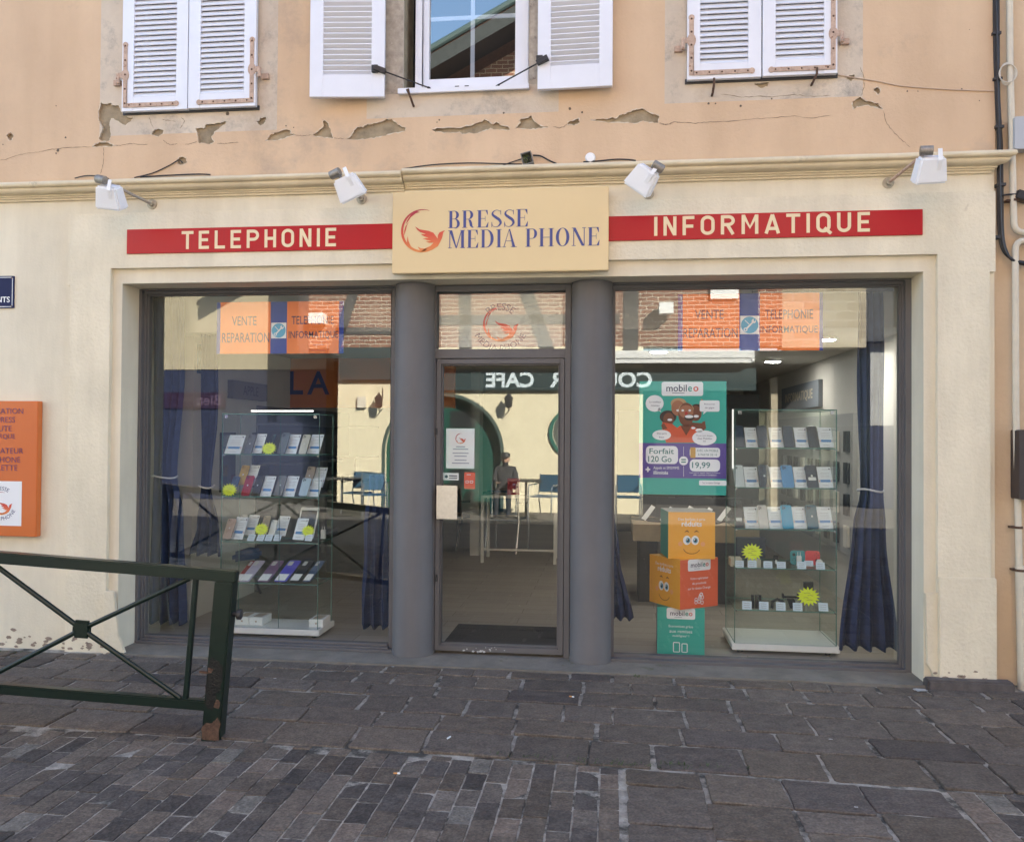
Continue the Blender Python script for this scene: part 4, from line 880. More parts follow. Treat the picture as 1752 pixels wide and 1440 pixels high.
rubble = brickmat('rubble_stone', (.44,.38,.28), (.30,.25,.18), (.42,.37,.29), .42, .19, .022)
timber = mat('grey_timber', (.075,.07,.068), .9, var=.4, vs=9, bump=.5, bs=40)
YC = -11.14
class Bk(Fr): pass
fb = Fr((0,YC,0), (-1,0,0), (0,0,1))                  # faces the shop; x runs the other way
RX = lambda px, py=700, Y=YC: rf(px, py, Y).x
RZ = lambda py, px=900, Y=YC: rf(px, py, Y).z
caf = thing('cafe_building', (RX(900), YC-3, 0), 'brick and timber cafe with cream sunlit ground floor, reflected in the shop glass', 'building')
xl, xs, xr_ = RX(508), RX(578), RX(1482)
v1, v2 = at(720,95,.25+10.04), at(876,5,.25+10.04); slope = (v2.z-v1.z)/(v2.x-v1.x)
vz = lambda x: v1.z + slope*(x-v1.x)
XRG = 3.4
ax0, ax1, asp, atop = RX(657), RX(860), RZ(772,760), RZ(675,760); acx = (ax0+ax1)/2; ar = (ax1-ax0)/2
zs0, zs1, zw = RZ(668), RZ(631), 3.46
arch = [(ax1,-.1),(ax1,asp)] + [(acx+ar*cos(R(t)), asp+(atop-asp)*sin(R(t))) for t in range(6,180,6)] + [(ax0,asp),(ax0,-.1)]
pcx, pcz, pr_ = RX(984), RZ(740,984), .47
port = [(pcx+pr_*cos(2*pi*k/32), pcz+pr_*sin(2*pi*k/32)) for k in range(32)]
xb_ = RX(1100)
V, F = plate([(xs,-.1)]+arch[::-1]+[(xb_,-.1),(xb_,zw),(xs,zw)], [port], YC-.45, YC)
sunwall = mat('sunlit_render', (.74,.66,.48), .9, var=.07, vs=1.6, bump=.2, bs=40)
MB().add(V, F).build('ground_floor_wall', sunwall, caf)
o = MB(); o.box(xl, RX(1338), YC-.5, YC-.002, zw, vz(xl)-.5); o.prism(fb, [(-xl, vz(xl)-.5), (-RX(1338), vz(xl)-.5), (-RX(1338), vz(RX(1338))-.4), (-xl, vz(xl)-.4)][::1], -.5, -.004)
o.build('brick_wall', brick, caf)
o = MB(); o.box(RX(1338), xr_, YC-.5, YC-.001, 3.42, 9); o.build('stone_wall', rubble, caf)
tb = MB()
def beam(p0, p1, w_): 
    a_ = rf(*p0, YC); b_ = rf(*p1, YC); tb.bar((a_.x,YC+.002,a_.z), (b_.x,YC+.002,b_.z), w_, .05, (0,1,0)) if False else tb.prism(Fr((0,YC,0),(1,0,0),(0,0,1)), strip2(a_.x,a_.z,b_.x,b_.z,w_), -.02, .01)
def strip2(x0,z0,x1,z1,w_):
    dx, dz = x1-x0, z1-z0; l = math.hypot(dx,dz); nx, nz_ = -dz/l*w_/2, dx/l*w_/2
    return [(x0+nx,z0+nz_),(x0-nx,z0-nz_),(x1-nx,z1-nz_),(x1+nx,z1+nz_)]
for a_, b_, w_ in (((612,480),(570,606),.22),((560,566),(680,566),.14),((795,440),(797,610),.26),((890,470),(940,606),.28),((700,548),(1060,545),.20),((1081,430),(1079,610),.30),((1282,430),(1282,610),.34),((1080,430),(1340,430),.24),((560,400),(1080,400),.26),((520,470),(520,606),.22),((980,380),(1040,610),.2)): beam(a_, b_, w_)
tb.parts('timber_beam', timber, caf)
fs = MB(); fs.box(RX(742), RX(1292), YC, YC+.10, zs0, zs1); fs.box(RX(584), RX(742), YC, YC+.12, RZ(650), zw); fso = fs.build('cafe_fascia', mat('fascia_green', (.035,.055,.060), .4), caf)
l = MB(); f2 = Fr((0,YC+.101,0), (-1,0,0), (0,0,1)); zc = (RZ(637)+RZ(663))/2
l.text(f2, 'CAFE', -(RX(832)+RX(914))/2, zc, w=RX(914)-RX(832), h=.33, bold=.03, d=.003); l.text(f2, 'COULEUR', -(RX(940)+RX(1115))/2, zc, w=RX(1115)-RX(940), h=.33, bold=.03, d=.003)
l.build('lettering', mat('pale_letters', (.62,.70,.76), .5), fso)
aw = MB(); aw.box(RX(742), RX(1287), YC, YC+.30, RZ(627)+.06, RZ(603)); aw.box(RX(746), RX(1282), YC+.30, YC+.34, RZ(627)+.02, RZ(627)+.14); aw.build('awning_cassette', mat('awning_white', (.66,.66,.66), .5), caf, bevel=.03)
gd_ = mat('teal_door', (.004,.065,.05), .45)
o = MB(); o.box(ax0, ax1, YC-.30, YC-.24, 0, atop-.01); dd = o.build('arched_door', gd_, caf)
o = MB()
for i in range(2):
    for j in range(4): x_ = ax0+.35+i*1.05; o.box(x_, x_+.55, YC-.24, YC-.235, .5+j*.42, .86+j*.42)
o.parts('door_light', mat('door_glass', (.02,.025,.03), .1), dd)
o = MB(); V2 = [(x_, z_) for x_, z_ in arch[1:-1]]; o.stroke(fb, [(-x_, z_) for x_, z_ in arch], .07, .012); o.build('arch_trim', mat('trim_green', (.06,.09,.08), .5), caf)
o = MB(); 
for k in range(32):
    a0_, a1_ = 2*pi*k/32, 2*pi*(k+1)/32
    o.prism(fb, [(-pcx+r*cos(a), pcz+r*sin(a)) for r, a in ((pr_,a0_),(pr_,a1_),(pr_+.07,a1_),(pr_+.07,a0_))], 0, .05)
pw = o.build('round_window', mat('trim_teal', (.03,.14,.11), .4), caf)
o = MB(); o.disc(fb, -pcx, pcz, pr_, d=-.12, n=32); o.build('pane', mat('cafe_glass', (.10,.11,.11), .08), pw)
o = MB(); o.box(xb_, xr_, YC-2.6, YC-2.5, 0, 3.4); o.box(xb_, xr_, YC-2.5, YC-.5, 3.30, 3.41); o.box(xl-.1, xs, YC-2.6, YC-2.5, 0, 3.4); o.parts('terrace_recess', roomdark, caf)
for x_ in (RX(1338),): MB().box(x_, x_+.14, YC-1.4, YC-1.2, -.05, 2.9).build('terrace_pier', rubble, caf)
for x_, y_ in ((870,690),(648,690)):
    p = rf(x_, y_, YC+.25); o = MB(); o.tube([(p.x,YC,p.z-.12),(p.x,YC+.2,p.z-.16),(p.x,YC+.25,p.z-.10)], .012, 8); o.lathe((p.x,YC+.25,p.z-.10), [(.03,0),(.07,.03),(.09,.20),(.10,.21),(.03,.29),(.012,.34)], 6); o.tube([(p.x+.02,YC+.02,p.z+.1),(p.x+.02,YC+.02,RZ(663))], .008, 6); o.build('wall_lantern', darkm, caf)
p = rf(620, 688, YC); MB().box(p.x-.09, p.x+.09, YC, YC+.08, p.z-.12, p.z+.12).build('electric_box', mat('box_cream', (.62,.60,.52), .5), caf)
p = rf(1138, 532, YC); MB().box(p.x-.14, p.x+.14, YC+.12, YC+.4, p.z-.10, p.z+.12).build('wall_lamp', whitep, caf)
p = rf(548, 548, YC); MB().box(p.x-.16, p.x+.16, YC+.06, YC+.3, p.z-.10, p.z+.12).build('wall_lamp', whitep, caf)
p = rf(1215, 512, YC); q = rf(1263, 480, YC); o = MB(); o.box(p.x, q.x, YC, YC+.06, p.z, p.z+1.5); o.build('upper_window', whitep, caf)
# gable roof, its verge rising to the right over the street
xe = xl-.9; rf_ = MB(); ye0, ye1 = YC+1.1, YC-9
rf_.hexa([(xe,ye0,vz(xe)-.10),(XRG,ye0,vz(XRG)-.10),(XRG,ye1,vz(XRG)-.10),(xe,ye1,vz(xe)-.10),(xe,ye0,vz(xe)),(XRG,ye0,vz(XRG)),(XRG,ye1,vz(XRG)),(xe,ye1,vz(xe))])
xz = 2*XRG-xe; rf_.hexa([(XRG,ye0,vz(XRG)-.10),(xz,ye0,vz(xe)-.10),(xz,ye1,vz(xe)-.10),(XRG,ye1,vz(XRG)-.10),(XRG,ye0,vz(XRG)),(xz,ye0,vz(xe)),(xz,ye1,vz(xe)),(XRG,ye1,vz(XRG))])
rf_.build('roof', MATS['roof_tiles'], caf)
o = MB(); o.hexa([(xe,ye0-.01,vz(xe)-.16),(XRG,ye0-.01,vz(XRG)-.16),(XRG,YC+.01,vz(XRG)-.16),(xe,YC+.01,vz(xe)-.16),(xe,ye0-.01,vz(xe)-.11),(XRG,ye0-.01,vz(XRG)-.11),(XRG,YC+.01,vz(XRG)-.11),(xe,YC+.01,vz(xe)-.11)]); o.build('soffit_boards', mat('shaded_boards', (.035,.03,.028), .9), caf)  # shade under the overhang put into the near-black board colour
o = MB(); f3 = Fr((0,ye0,0),(1,0,0),(0,0,1))
o.prism(f3, [(xe,vz(xe)-.42),(XRG,vz(XRG)-.42),(XRG,vz(XRG)-.12),(xe,vz(xe)-.12)], -.05, 0); o.build('barge_board', mat('weathered_board', (.028,.032,.032), .85, var=.4, vs=8, bump=.4, bs=40), caf)
o = MB(); o.tube([(xe,ye0+.03,vz(xe)+.0),(XRG,ye0+.03,vz(XRG)+.0)], .07, 10); o.build('verge_gutter', mat('gutter_green', (.05,.08,.08), .5), caf)
o = MB(); o.prism(Fr((0,YC,0),(1,0,0),(0,0,1)), [(RX(1338),vz(xl)-.6),(xr_,vz(xl)-.6),(xr_,vz(xr_)-.3 if xr_ < XRG else vz(XRG)-.3),(RX(1338),vz(RX(1338))-.3)], -.003, .4); o.build('gable_wall', rubble, caf)
# cream corner shop further left, grey house further right
cs = thing('corner_shop', (-10, YC-2, 0), 'cream corner shop with dark navy front, reflected at the left of the glass', 'building')
x1 = RX(506); o = MB(); o.box(-17, x1, YC-8, YC-1.9, 3.15, 7.6); o.build('wall', mat('dull_cream_render', (.42,.36,.25), .9, var=.12, vs=2, bump=.2, bs=40), cs)
o = MB(); o.box(-17, x1, YC-8, YC-1.93, 0, 3.15); so_ = o.build('shopfront', mat('navy_front', (.018,.022,.05), .5), cs)
o = MB(); o.box(RX(200), RX(318), YC-1.93, YC-1.88, RZ(694,280), RZ(664,280)); fo = o.build('fascia', mat('plum_fascia', (.02,.004,.02), .5), cs)  # plum darkened so the colour carries the shade on this front
l = MB(); l.text(Fr((0,YC-1.879,0),(-1,0,0),(0,0,1)), 'Bien', -RX(288), RZ(678,288), h=.26, bold=.01, d=.002); l.build('lettering', mat('pale_plum', (.10,.06,.10), .5), fo)
o = MB(); o.box(-17.2, x1+.3, YC-8, YC-1.3, 7.6, 7.9); o.build('roof', MATS['roof_tiles'], cs)
gh = thing('grey_house', (11, -15, 0), 'pale grey house beyond the cafe, reflected at the right edge of the glass', 'building')
gx = RX(1489,650,-13.5); gz0, gz1 = RZ(728,1510,-13.5), RZ(586,1510,-13.5)
o = MB(); o.box(gx, 20, -21, -13.5, gz0, gz1); o.build('wall', mat('pale_grey_render', (.36,.36,.36), .9, var=.1), gh)
o = MB(); o.box(gx, 20, -21, -13.52, 0, gz0); o.build('shopfront', MATS['navy_front'], gh)
o = MB()
for k in range(4): o.box(gx+1.6+k*2.2, gx+2.5+k*2.2, -13.5, -13.46, gz0+.4, gz1-.4)
o.parts('window', roomdark, gh)
o = MB(); o.hexa([(gx-.6,-13.2,gz1),(20,-13.2,gz1),(20,-21,gz1),(gx-.6,-21,gz1),(gx-.6,-13.2,gz1+.12),(20,-13.2,gz1+.12),(20,-15.2,9.5),(gx-.6,-15.2,9.5)]); o.build('roof', mat('slate_roof', (.035,.037,.045), .7, var=.3, vs=6), gh)
# ------------------------------------------------------------------ chairs (metal frame, dark back), tables, the seated person
chfab = mat('navy_seat', (.025,.085,.15), .7); chalu = mat('bright_aluminium', (.72,.73,.75), .25, metal=.9)
def make_chair(name, label, group, cat='chair'):
    t = thing(name, (0,0,0), label, cat, group)
    m = MB(); m.box(-.22,.22,-.22,.22,.43,.455); m.build('seat', chfab, t, bevel=.01)
    m = MB(); m.obox((0,.235,.68), .42,.02,.34, Matrix.Rotation(R(-8),3,'X')); m.build('backrest', chfab, t, bevel=.01)
    for s_ in (-1,1):
        m = MB(); m.tube([(s_*.24,-.24,0),(s_*.24,-.22,.62),(s_*.24,-.18,.66),(s_*.24,.15,.67),(s_*.23,.235,.68)], .013, 8); m.build('leg', chalu, t, smooth=True)
        m = MB(); m.tube([(s_*.22,.32,0),(s_*.23,.22,.42),(s_*.22,.27,.86)], .013, 8); m.build('leg', chalu, t, smooth=True)
    return t
def dup(o, loc, rz, label):
    c = o.copy(); C.objects.link(c); c.location = loc; c.rotation_euler = (0,0,rz); c['label'] = label
    for ch_ in o.children: d_ = ch_.copy(); C.objects.link(d_); d_.parent = c
    return c
ch0 = make_chair('metal_armchair', 'navy armchair with bright metal arms behind the white table, seen through the door', 'dark chairs with bright metal arms')
p = at(868, 930, 5.75); ch0.location = (p.x, 5.75, .012); ch0.rotation_euler = (0,0,R(170))
p = at(786, 920, 6.0); dup(ch0, (p.x, 6.0, .012), R(150), 'navy armchair half hidden behind the door handle plate')
for px_, Yr_, rz_, lb_ in ((932,-9.6,R(200),'dark terrace chair right of the seated person, reflected in the door'), (640,-9.4,R(160),'right one of two terrace chairs reflected beside the left column'), (612,-9.8,R(190),'left one of two terrace chairs reflected beside the left column'), (1075,-9.8,R(180),'terrace chair reflected at the left edge of the right window')):
    dup(ch0, (RX(px_,850,Yr_), Yr_, 0), rz_, lb_)
def make_table(x, y, label):
    t = thing('terrace_table', (x,y,0), label, 'table', 'terrace tables')
    m = MB(); m.box(x-.33,x+.33,y-.33,y+.33,.71,.74); m.build('table_top', darkm, t, bevel=.008)
    m = MB(); m.tube([(x,y,.03),(x,y,.71)], .025, 10); m.build('leg', darkm, t); m = MB(); m.lathe((x,y,0), [(.22,0),(.22,.012),(.04,.03)], 20); m.build('foot', darkm, t)
make_table(RX(900,850,-9.9), -9.9, 'small dark terrace table beside the seated person, reflected in the door'); make_table(RX(585,850,-9.7), -9.7, 'small dark terrace table reflected behind the left glass cabinet')
def skin(name, joints, bones, m, loc, sub=2):
    me = bpy.data.meshes.new(name); me.from_pydata([Vector(j[:3]) for j in joints], bones, []); ob = bpy.data.objects.new(name, me); C.objects.link(ob); ob.location = loc; me.materials.append(m)
    md = ob.modifiers.new('skin', 'SKIN'); sv = me.skin_vertices[0].data
    for i, j in enumerate(joints): sv[i].radius = (j[3], j[4] if len(j) > 4 else j[3]); sv[i].use_root = (i == 0)
    s2 = ob.modifiers.new('sub', 'SUBSURF'); s2.levels = sub; s2.render_levels = sub
    dg = bpy.context.evaluated_depsgraph_get(); m2 = bpy.data.meshes.new_from_object(ob.evaluated_get(dg)); m2.name = name
    ob.modifiers.clear(); ob.data = m2; m2.polygons.foreach_set('use_smooth', [True]*len(m2.polygons)); ORG[ob.name] = Vector(loc); return ob
PX, PY = RX(865,800,-10.2), -10.2
skinm = mat('skin', (.42,.26,.19), .6)
J = [(0,0,.50,.15,.12),(0,-.02,.72,.145,.10),(0,-.02,.90,.17,.10),(0,0,.98,.07,.06),(0,.02,1.04,.055),(0,.03,1.12,.075,.09),(0,.03,1.22,.06,.075),
     (-.17,-.02,.94,.06),(-.23,.08,.70,.048),(-.13,.30,.68,.036),(-.10,.38,.68,.035,.02),(.17,-.02,.94,.06),(.23,.08,.70,.048),(.13,.30,.68,.036),(.10,.38,.68,.035,.02),
     (-.10,.20,.50,.085),(-.12,.46,.50,.062),(-.12,.47,.10,.045),(-.12,.60,.04,.04,.03),(.10,.20,.50,.085),(.12,.46,.50,.062),(.12,.47,.10,.045),(.12,.60,.04,.04,.03)]
Bn = [(0,1),(1,2),(2,3),(3,4),(4,5),(5,6),(2,7),(7,8),(8,9),(9,10),(2,11),(11,12),(12,13),(13,14),(0,15),(15,16),(16,17),(17,18),(0,19),(19,20),(20,21),(21,22)]
ps = skin('person', J, Bn, mat('dark_clothes', (.035,.035,.04), .9), (PX,PY,0)); tag(ps, 'person in dark clothes and cap seated on the sunny terrace, reflected in the door', 'person')
m = MB(); m.lathe((PX,PY+.035,1.07), [(.03,-.02),(.068,.0),(.082,.06),(.078,.11)], 16); m.box(PX-.012,PX+.012,PY+.105,PY+.14,1.10,1.15); m.lathe((PX-.085,PY+.03,1.11), [(.012,-.02),(.018,.01),(.01,.03)], 8); m.lathe((PX+.085,PY+.03,1.11), [(.012,-.02),(.018,.01),(.01,.03)], 8); m.build('face', skinm, ps, smooth=True)
m = MB(); m.lathe((PX,PY+.03,1.17), [(.094,0),(.096,.03),(.08,.08),(.04,.10)], 18); m.obox((PX,PY+.15,1.175), .13,.10,.012); m.build('cap', darkm, ps, smooth=True)
for s_ in (-1,1):
    m = MB(); 
    for k in range(4): m.tube([(PX+s_*.10-.024+k*.016,PY+.38,.682),(PX+s_*.10-.026+k*.017,PY+.42,.688),(PX+s_*.10-.026+k*.017,PY+.45-.008*abs(k-1.5),.675)], .0085, 6)
    m.tube([(PX+s_*.07,PY+.36,.68),(PX+s_*.05,PY+.40,.685)], .010, 6); m.build('hand', skinm, ps, smooth=True)
dup(ch0, (PX, PY-.02, 0), R(180), 'dark terrace chair under the seated person, reflected in the door')
# ------------------------------------------------------------------ inside the shop: glass cabinets
FZ = .012
def cabinet(px0, px1, pytop, Y, depth, shelves, label, seam=None, basepy=None):
    a_, b_ = at(px0, 900, Y), at(px1, 900, Y); x0, x1 = a_.x, b_.x; zt = at((px0+px1)/2, pytop, Y).z; zb = max(FZ+.075, at((px0+px1)/2, basepy, Y).z)
    t = thing('display_cabinet', ((x0+x1)/2, Y+depth/2, FZ), label, 'display case', 'glass display cabinets')
    m = MB(); m.box(x0-.02, x1+.02, Y-.02, Y+depth+.02, zb-.045, zb); m.build('base', mat('cabinet_white', (.72,.72,.70), .45), t, bevel=.004)
    m = MB()
    for x_ in (x0+.05, x1-.05):
        for y_ in (Y+.06, Y+depth-.06): m.lathe((x_, y_, FZ), [(.02,0),(.02,max(.01,zb-.045-FZ))], 10)
    m.parts('castor', darkm, t)
    g = .006
    def pane(nm, x_0, x_1, y_0, y_1, z_0, z_1):
        m = MB(); m.box(x_0, x_1, y_0, y_1, z_0, z_1); big = max((f for f in range(6)), key=lambda f: 0)
        for i, q in enumerate(m.f):
            P = [m.v[k] for k in q]; ar_ = ((P[1]-P[0]).cross(P[2]-P[0])).length
            m.m[i] = 0 if ar_ > .03 else 1
        m.build(nm, [cabglass, edgeg], t)
    sm = at(seam, 900, Y).x if seam else None
    if seam: pane('pane', x0, sm-.0015, Y, Y+g, zb+.002, zt); pane('pane', sm+.0015, x1, Y, Y+g, zb+.002, zt)
    else: pane('pane', x0, x1, Y, Y+g, zb+.002, zt)
    pane('pane', x0, x0+g, Y+g+.001, Y+depth, zb+.002, zt); pane('pane', x1-g, x1, Y+g+.001, Y+depth, zb+.002, zt); pane('pane', x0, x1, Y+depth+.001, Y+depth+g, zb+.002, zt); pane('top_plate', x0, x1, Y, Y+depth, zt+.001, zt+.008)
    for py in shelves:
        z = at((px0+px1)/2, py, Y+.02).z; pane('shelf', x0+.008, x1-.008, Y+.012, Y+depth-.01, z-.008, z)
    m = MB()
    for x_ in (x0+.035, x1-.035): m.box(x_-.012, x_+.012, Y-.004, Y+.012, zt-.03, zt-.004)
    m.parts('clamp', chrome, t); m = MB()
    for py in shelves:
        z = at((px0+px1)/2, py, Y).z
        for x_ in (x0+.012, x1-.012): m.tube([(x_, Y-.003, z-.012), (x_, Y+.03, z-.012)], .006, 8)
    m.parts('shelf_pin', chrome, t)
    return t, x0, x1, zb, zt
YL, YRt = .50, .55
SHL = (777, 849, 927, 997); SHR = (766, 834, 905, 972, 1044)
cl_, *bl_ = cabinet(378, 545, 709, YL, .33, SHL, 'tall glass cabinet of phones in the left shop window', 478, 1082)
cr_, *br2 = cabinet(1257, 1432, 702, YRt, .50, SHR, 'tall glass cabinet of phones in the right shop window', None, 1104)
m = MB(); p, q = at(430,703,YL+.15), at(536,703,YL+.15); m.tube([p, q], .0065, 10); tag(m.build('white_tube', mat('glow_white', (1,.97,.92), .5, emit=.35), smooth=True), 'thin white tube lying on top of the left glass cabinet', 'lamp')  # plain white tube, a faint glow added to its colour
p, q = at(1257,700,YRt-.02), at(1257,790,YRt-.02); tag(MB().tube([(p.x-.015,YRt-.03,p.z),(q.x-.015,YRt-.03,q.z-.05)], .006, 8).build('white_tube', mat('glow_white2', (1,.97,.92), .5, emit=.12), smooth=True), 'upright white tube on the front edge of the right glass cabinet', 'lamp')  # upright white strip, its weak glow is added too

cardp = mat('spec_paper', (.86,.89,.95), .6); cblue = mat('card_blue', (.10,.28,.62), .6); cgrey = mat('card_grey', (.45,.46,.50), .6); cpink = mat('card_pink', (.62,.40,.40), .6)
def lean_frame(px, py, Y, ln, yw):
    p = at(px, py, Y); t, s_ = R(ln), R(yw)
    return Fr(p, (cos(s_), -sin(s_), 0), (sin(t)*sin(s_), sin(t)*cos(s_), cos(t)))
def size(px0, px1, py0, py1, Y): a_ = at(px0, py1, Y); b_ = at(px1, py0, Y); return b_.x-a_.x, b_.z-a_.z
def card(px0, px1, py0, py1, Y, ln, yw, label, wide=False, cat='price card'):
    w_, h_ = size(px0, px1, py0, py1, Y); w_ = (w_-abs(h_*sin(R(ln))*sin(R(yw)))*.45)/cos(R(yw)); h_ /= cos(R(ln))*.98
    fr = lean_frame((px0+px1)/2 - (1 if yw > 0 else -1)*abs(px1-px0)*.04, py1, Y, ln, yw); m = MB()
    m.prism(fr, [(-w_/2,0),(w_/2,0),(w_/2,h_),(-w_/2,h_)], -.0015, 0)
    m.rect(fr, -w_*.36, w_*.36, h_*.26, h_*.38, .0006, 1); m.flat(fr, [(-w_*.46,h_*.25),(-w_*.36,h_*.32),(-w_*.46,h_*.39)], .0006, 3); m.flat(fr, [(w_*.46,h_*.39),(w_*.36,h_*.32),(w_*.46,h_*.25)], .0006, 3)
    for k in range(4): m.rect(fr, -w_*.30, w_*.32, h_*(.48+.075*k), h_*(.495+.075*k), .0006, 2)
    m.rect(fr, -w_*.15, w_*.28, h_*.86, h_*.885, .0006, 2); m.rect(fr, w_*.33, w_*.42, h_*.86, h_*.92, .0006, 4); m.rect(fr, -w_*.25, w_*.2, h_*.10, h_*.12, .0006, 2)
    return tag(m.build('price_card', [cardp, cblue, cgrey, cpink, ink], origin=fr.o), label, cat, 'price cards beside phones')
PH = {}
def phone(px0, px1, py0, py1, Y, ln, yw, colr, label, dot=True, lens=3, tag_=False, name='smartphone'):
    w_, h_ = size(px0, px1, py0, py1, Y); w_ = (w_-abs(h_*sin(R(ln))*sin(R(yw)))*.45)/cos(R(yw)); h_ /= cos(R(ln))*.98
    fr = lean_frame((px0+px1)/2 - (1 if yw > 0 else -1)*abs(px1-px0)*.04, py1, Y-.01, ln, yw); m = MB()
    m.prism(fr, rrp(-w_/2, w_/2, 0, h_, w_*.17), -.009, 0)
    mm = mat('phone_%d_%d_%d' % tuple(int(c*255) for c in colr), colr, .28, coat=.4)
    o = m.build('smartphone', mm, origin=fr.o, bevel=.0015, seg=1); tag(o, label, 'phone', 'phones on the cabinet shelves')
    l = MB(); l.rrect(fr, -w_*.40, -w_*.02, h_*.80, h_*.96, w_*.09, .0002, 0, .0018)
    cb_ = l.build('camera_bump', mat('bump_%d_%d_%d' % tuple(int(c*255) for c in colr), tuple(min(1,c*.8+.03) for c in colr), .25), o)
    l = MB()
    for k in range(lens): l.disc(fr, -w_*(.29 if k != 1 else .13), h_*(.92 if k == 0 else .88 if k == 1 else .84), w_*.065, d=.0024, n=12)
    l.parts('lens', black, cb_)
    if dot: l = MB(); l.disc(fr, 0, h_*.52, w_*.09, w_*.10, d=.0006, n=14); l.build('back_mark', mat('mark_silver', (.75,.73,.70), .3), o)
    if tag_: l = MB(); l.rrect(fr, -w_*.33, w_*.33, h_*.32, h_*.46, w_*.06, .0006); l.build('sticker', paper, o)
    return o
def star(px, py, rp_, Y, label):
    p = at(px, py, Y); r = rp_/FPX*(Y-CAMY)*1.0; fr = Fr(p, (1,0,0), (0,.25,1)); m = MB()
    P = [(r*(1.2 if k % 2 == 0 else .80)*1.08*cos(pi*k/16), r*(1.08 if k % 2 == 0 else .72)*sin(pi*k/16)) for k in range(32)]
    m.prism(fr, P, -.002, 0)
    for k, (a_, b_) in enumerate(((-.45,.2),(-.1,.5),(-.5,.0),(-.2,.45))): m.stroke(fr, [(r*a_, r*(.35-.25*k)), (r*(a_+b_)/2, r*(.40-.25*k)), (r*b_, r*(.33-.25*k))], r*.05, .0008, 1)
    return tag(m.build('starburst_tag', [yellow, mat('pencil', (.30,.30,.08), .7)], origin=p), label, 'price tag', 'fluorescent starburst tags')
def ptag(px, py0, py1, Y, label, w_=13):
    fr = lean_frame(px, py1, Y, 35, 8); W_, h_ = size(px-w_/2, px+w_/2, py0, py1, Y); h_ /= cos(R(35)); m = MB(); m.prism(fr, [(-W_/2,0),(W_/2,0),(W_/2,h_),(-W_/2,h_)], -.0015, 0)
    for k in range(3): m.rect(fr, -W_*.35, W_*.3, h_*(.2+.25*k), h_*(.28+.25*k), .0006, 1)
    return tag(m.build('shelf_tag', [mat('tag_paper', (.68,.76,.86), .6), cgrey], origin=fr.o), label, 'price tag', 'small price tags on the shelves')
LN, LY, RN, RY = 24, 15, 20, -10
Y1 = YL+.09; Yb = YL+.17
# left cabinet, top shelf
card(382,415,745,776,Y1,LN,LY,'wide white spec card at the left end of the top shelf, left cabinet')
phone(415,431,744,776,Y1,LN,LY,(.16,.16,.17),'graphite phone second from left on the top shelf, left cabinet'); card(430,450,743,775,Y1+.02,LN,LY,'spec card right of the graphite phone, top shelf, left cabinet')
phone(457,464,744,776,Y1+.08,LN,LY,(.02,.05,.06),'small dark teal phone behind the starburst, top shelf, left cabinet',lens=1); star(460,767,11.5,Y1-.03,'yellow starburst tag on the top shelf of the left cabinet')
phone(472,489,741,776,Y1,LN,LY,(.15,.17,.19),'slate grey phone right of the starburst, top shelf, left cabinet',dot=False); card(487,509,744,776,Y1+.02,LN,LY,'spec card between slate and ivory phones, top shelf, left cabinet')
phone(509,525,744,776,Y1,LN,LY,(.66,.62,.52),'ivory phone on the top shelf, left cabinet'); card(524,549,744,776,Y1+.02,LN,LY,'spec card at the right end of the top shelf, left cabinet')
# left cabinet, second shelf
phone(403,420,797,829,Yb,LN,LY,(.62,.40,.08),'yellow phone on the back row of the second shelf, left cabinet',lens=1); card(418,438,797,830,Yb+.02,LN,LY,'spec card right of the yellow phone, second shelf, left cabinet')
phone(517,534,799,831,Yb,LN,LY,(.42,.32,.25),'copper phone on the back row of the second shelf, left cabinet'); card(532,555,801,833,Yb+.02,LN,LY,'spec card right of the copper phone, second shelf, left cabinet')
phone(388,403,816,848,Y1,LN,LY,(.06,.10,.19),'dark blue phone behind the starburst, second shelf, left cabinet',lens=2); star(392,838,12,Y1-.04,'yellow starburst tag at the left end of the second shelf, left cabinet')
phone(410,428,815,848,Y1,LN,LY,(.42,.02,.04),'red phone on the second shelf, left cabinet',lens=2); phone(428,444,815,848,Y1,LN,LY,(.05,.042,.035),'near black phone right of the red phone, left cabinet',lens=1)
card(443,466,816,849,Y1,LN,LY,'spec card right of the near black phone, second shelf, left cabinet'); phone(466,484,815,848,Y1,LN,LY,(.18,.17,.155),'pewter grey phone in the middle of the second shelf, left cabinet',lens=1)
card(482,506,816,849,Y1+.01,LN,LY,'spec card right of the pewter phone, second shelf, left cabinet'); phone(509,527,819,848,Y1,LN,LY,(.50,.60,.68),'pale blue phone on the second shelf, left cabinet',dot=False); card(524,548,820,849,Y1+.02,LN,LY,'spec card right of the pale blue phone, left cabinet')
# third shelf
phone(379,397,889,921,Y1,LN,LY,(.55,.40,.34),'rose phone at the left end of the third shelf, left cabinet',lens=1); card(393,418,887,922,Y1+.01,LN,LY,'spec card right of the rose phone, third shelf, left cabinet')
phone(403,417,883,914,Yb,LN,LY,(.70,.68,.63),'white phone behind the cards on the third shelf, left cabinet',lens=1,dot=False); card(416,438,883,915,Yb+.01,LN,LY,'spec card left of the gold phone, third shelf, left cabinet')
phone(442,457,884,914,Yb,LN,LY,(.42,.34,.24),'gold phone behind the starburst, third shelf, left cabinet',lens=1); star(447,905,11,Y1-.02,'yellow starburst tag in front of the gold phone, left cabinet')
phone(457,470,891,916,Y1,LN,LY,(.78,.76,.72),'white phone right of the gold phone, third shelf, left cabinet',lens=1); card(468,491,885,916,Yb,LN,LY,'folded spec card left of the tablet, third shelf, left cabinet')
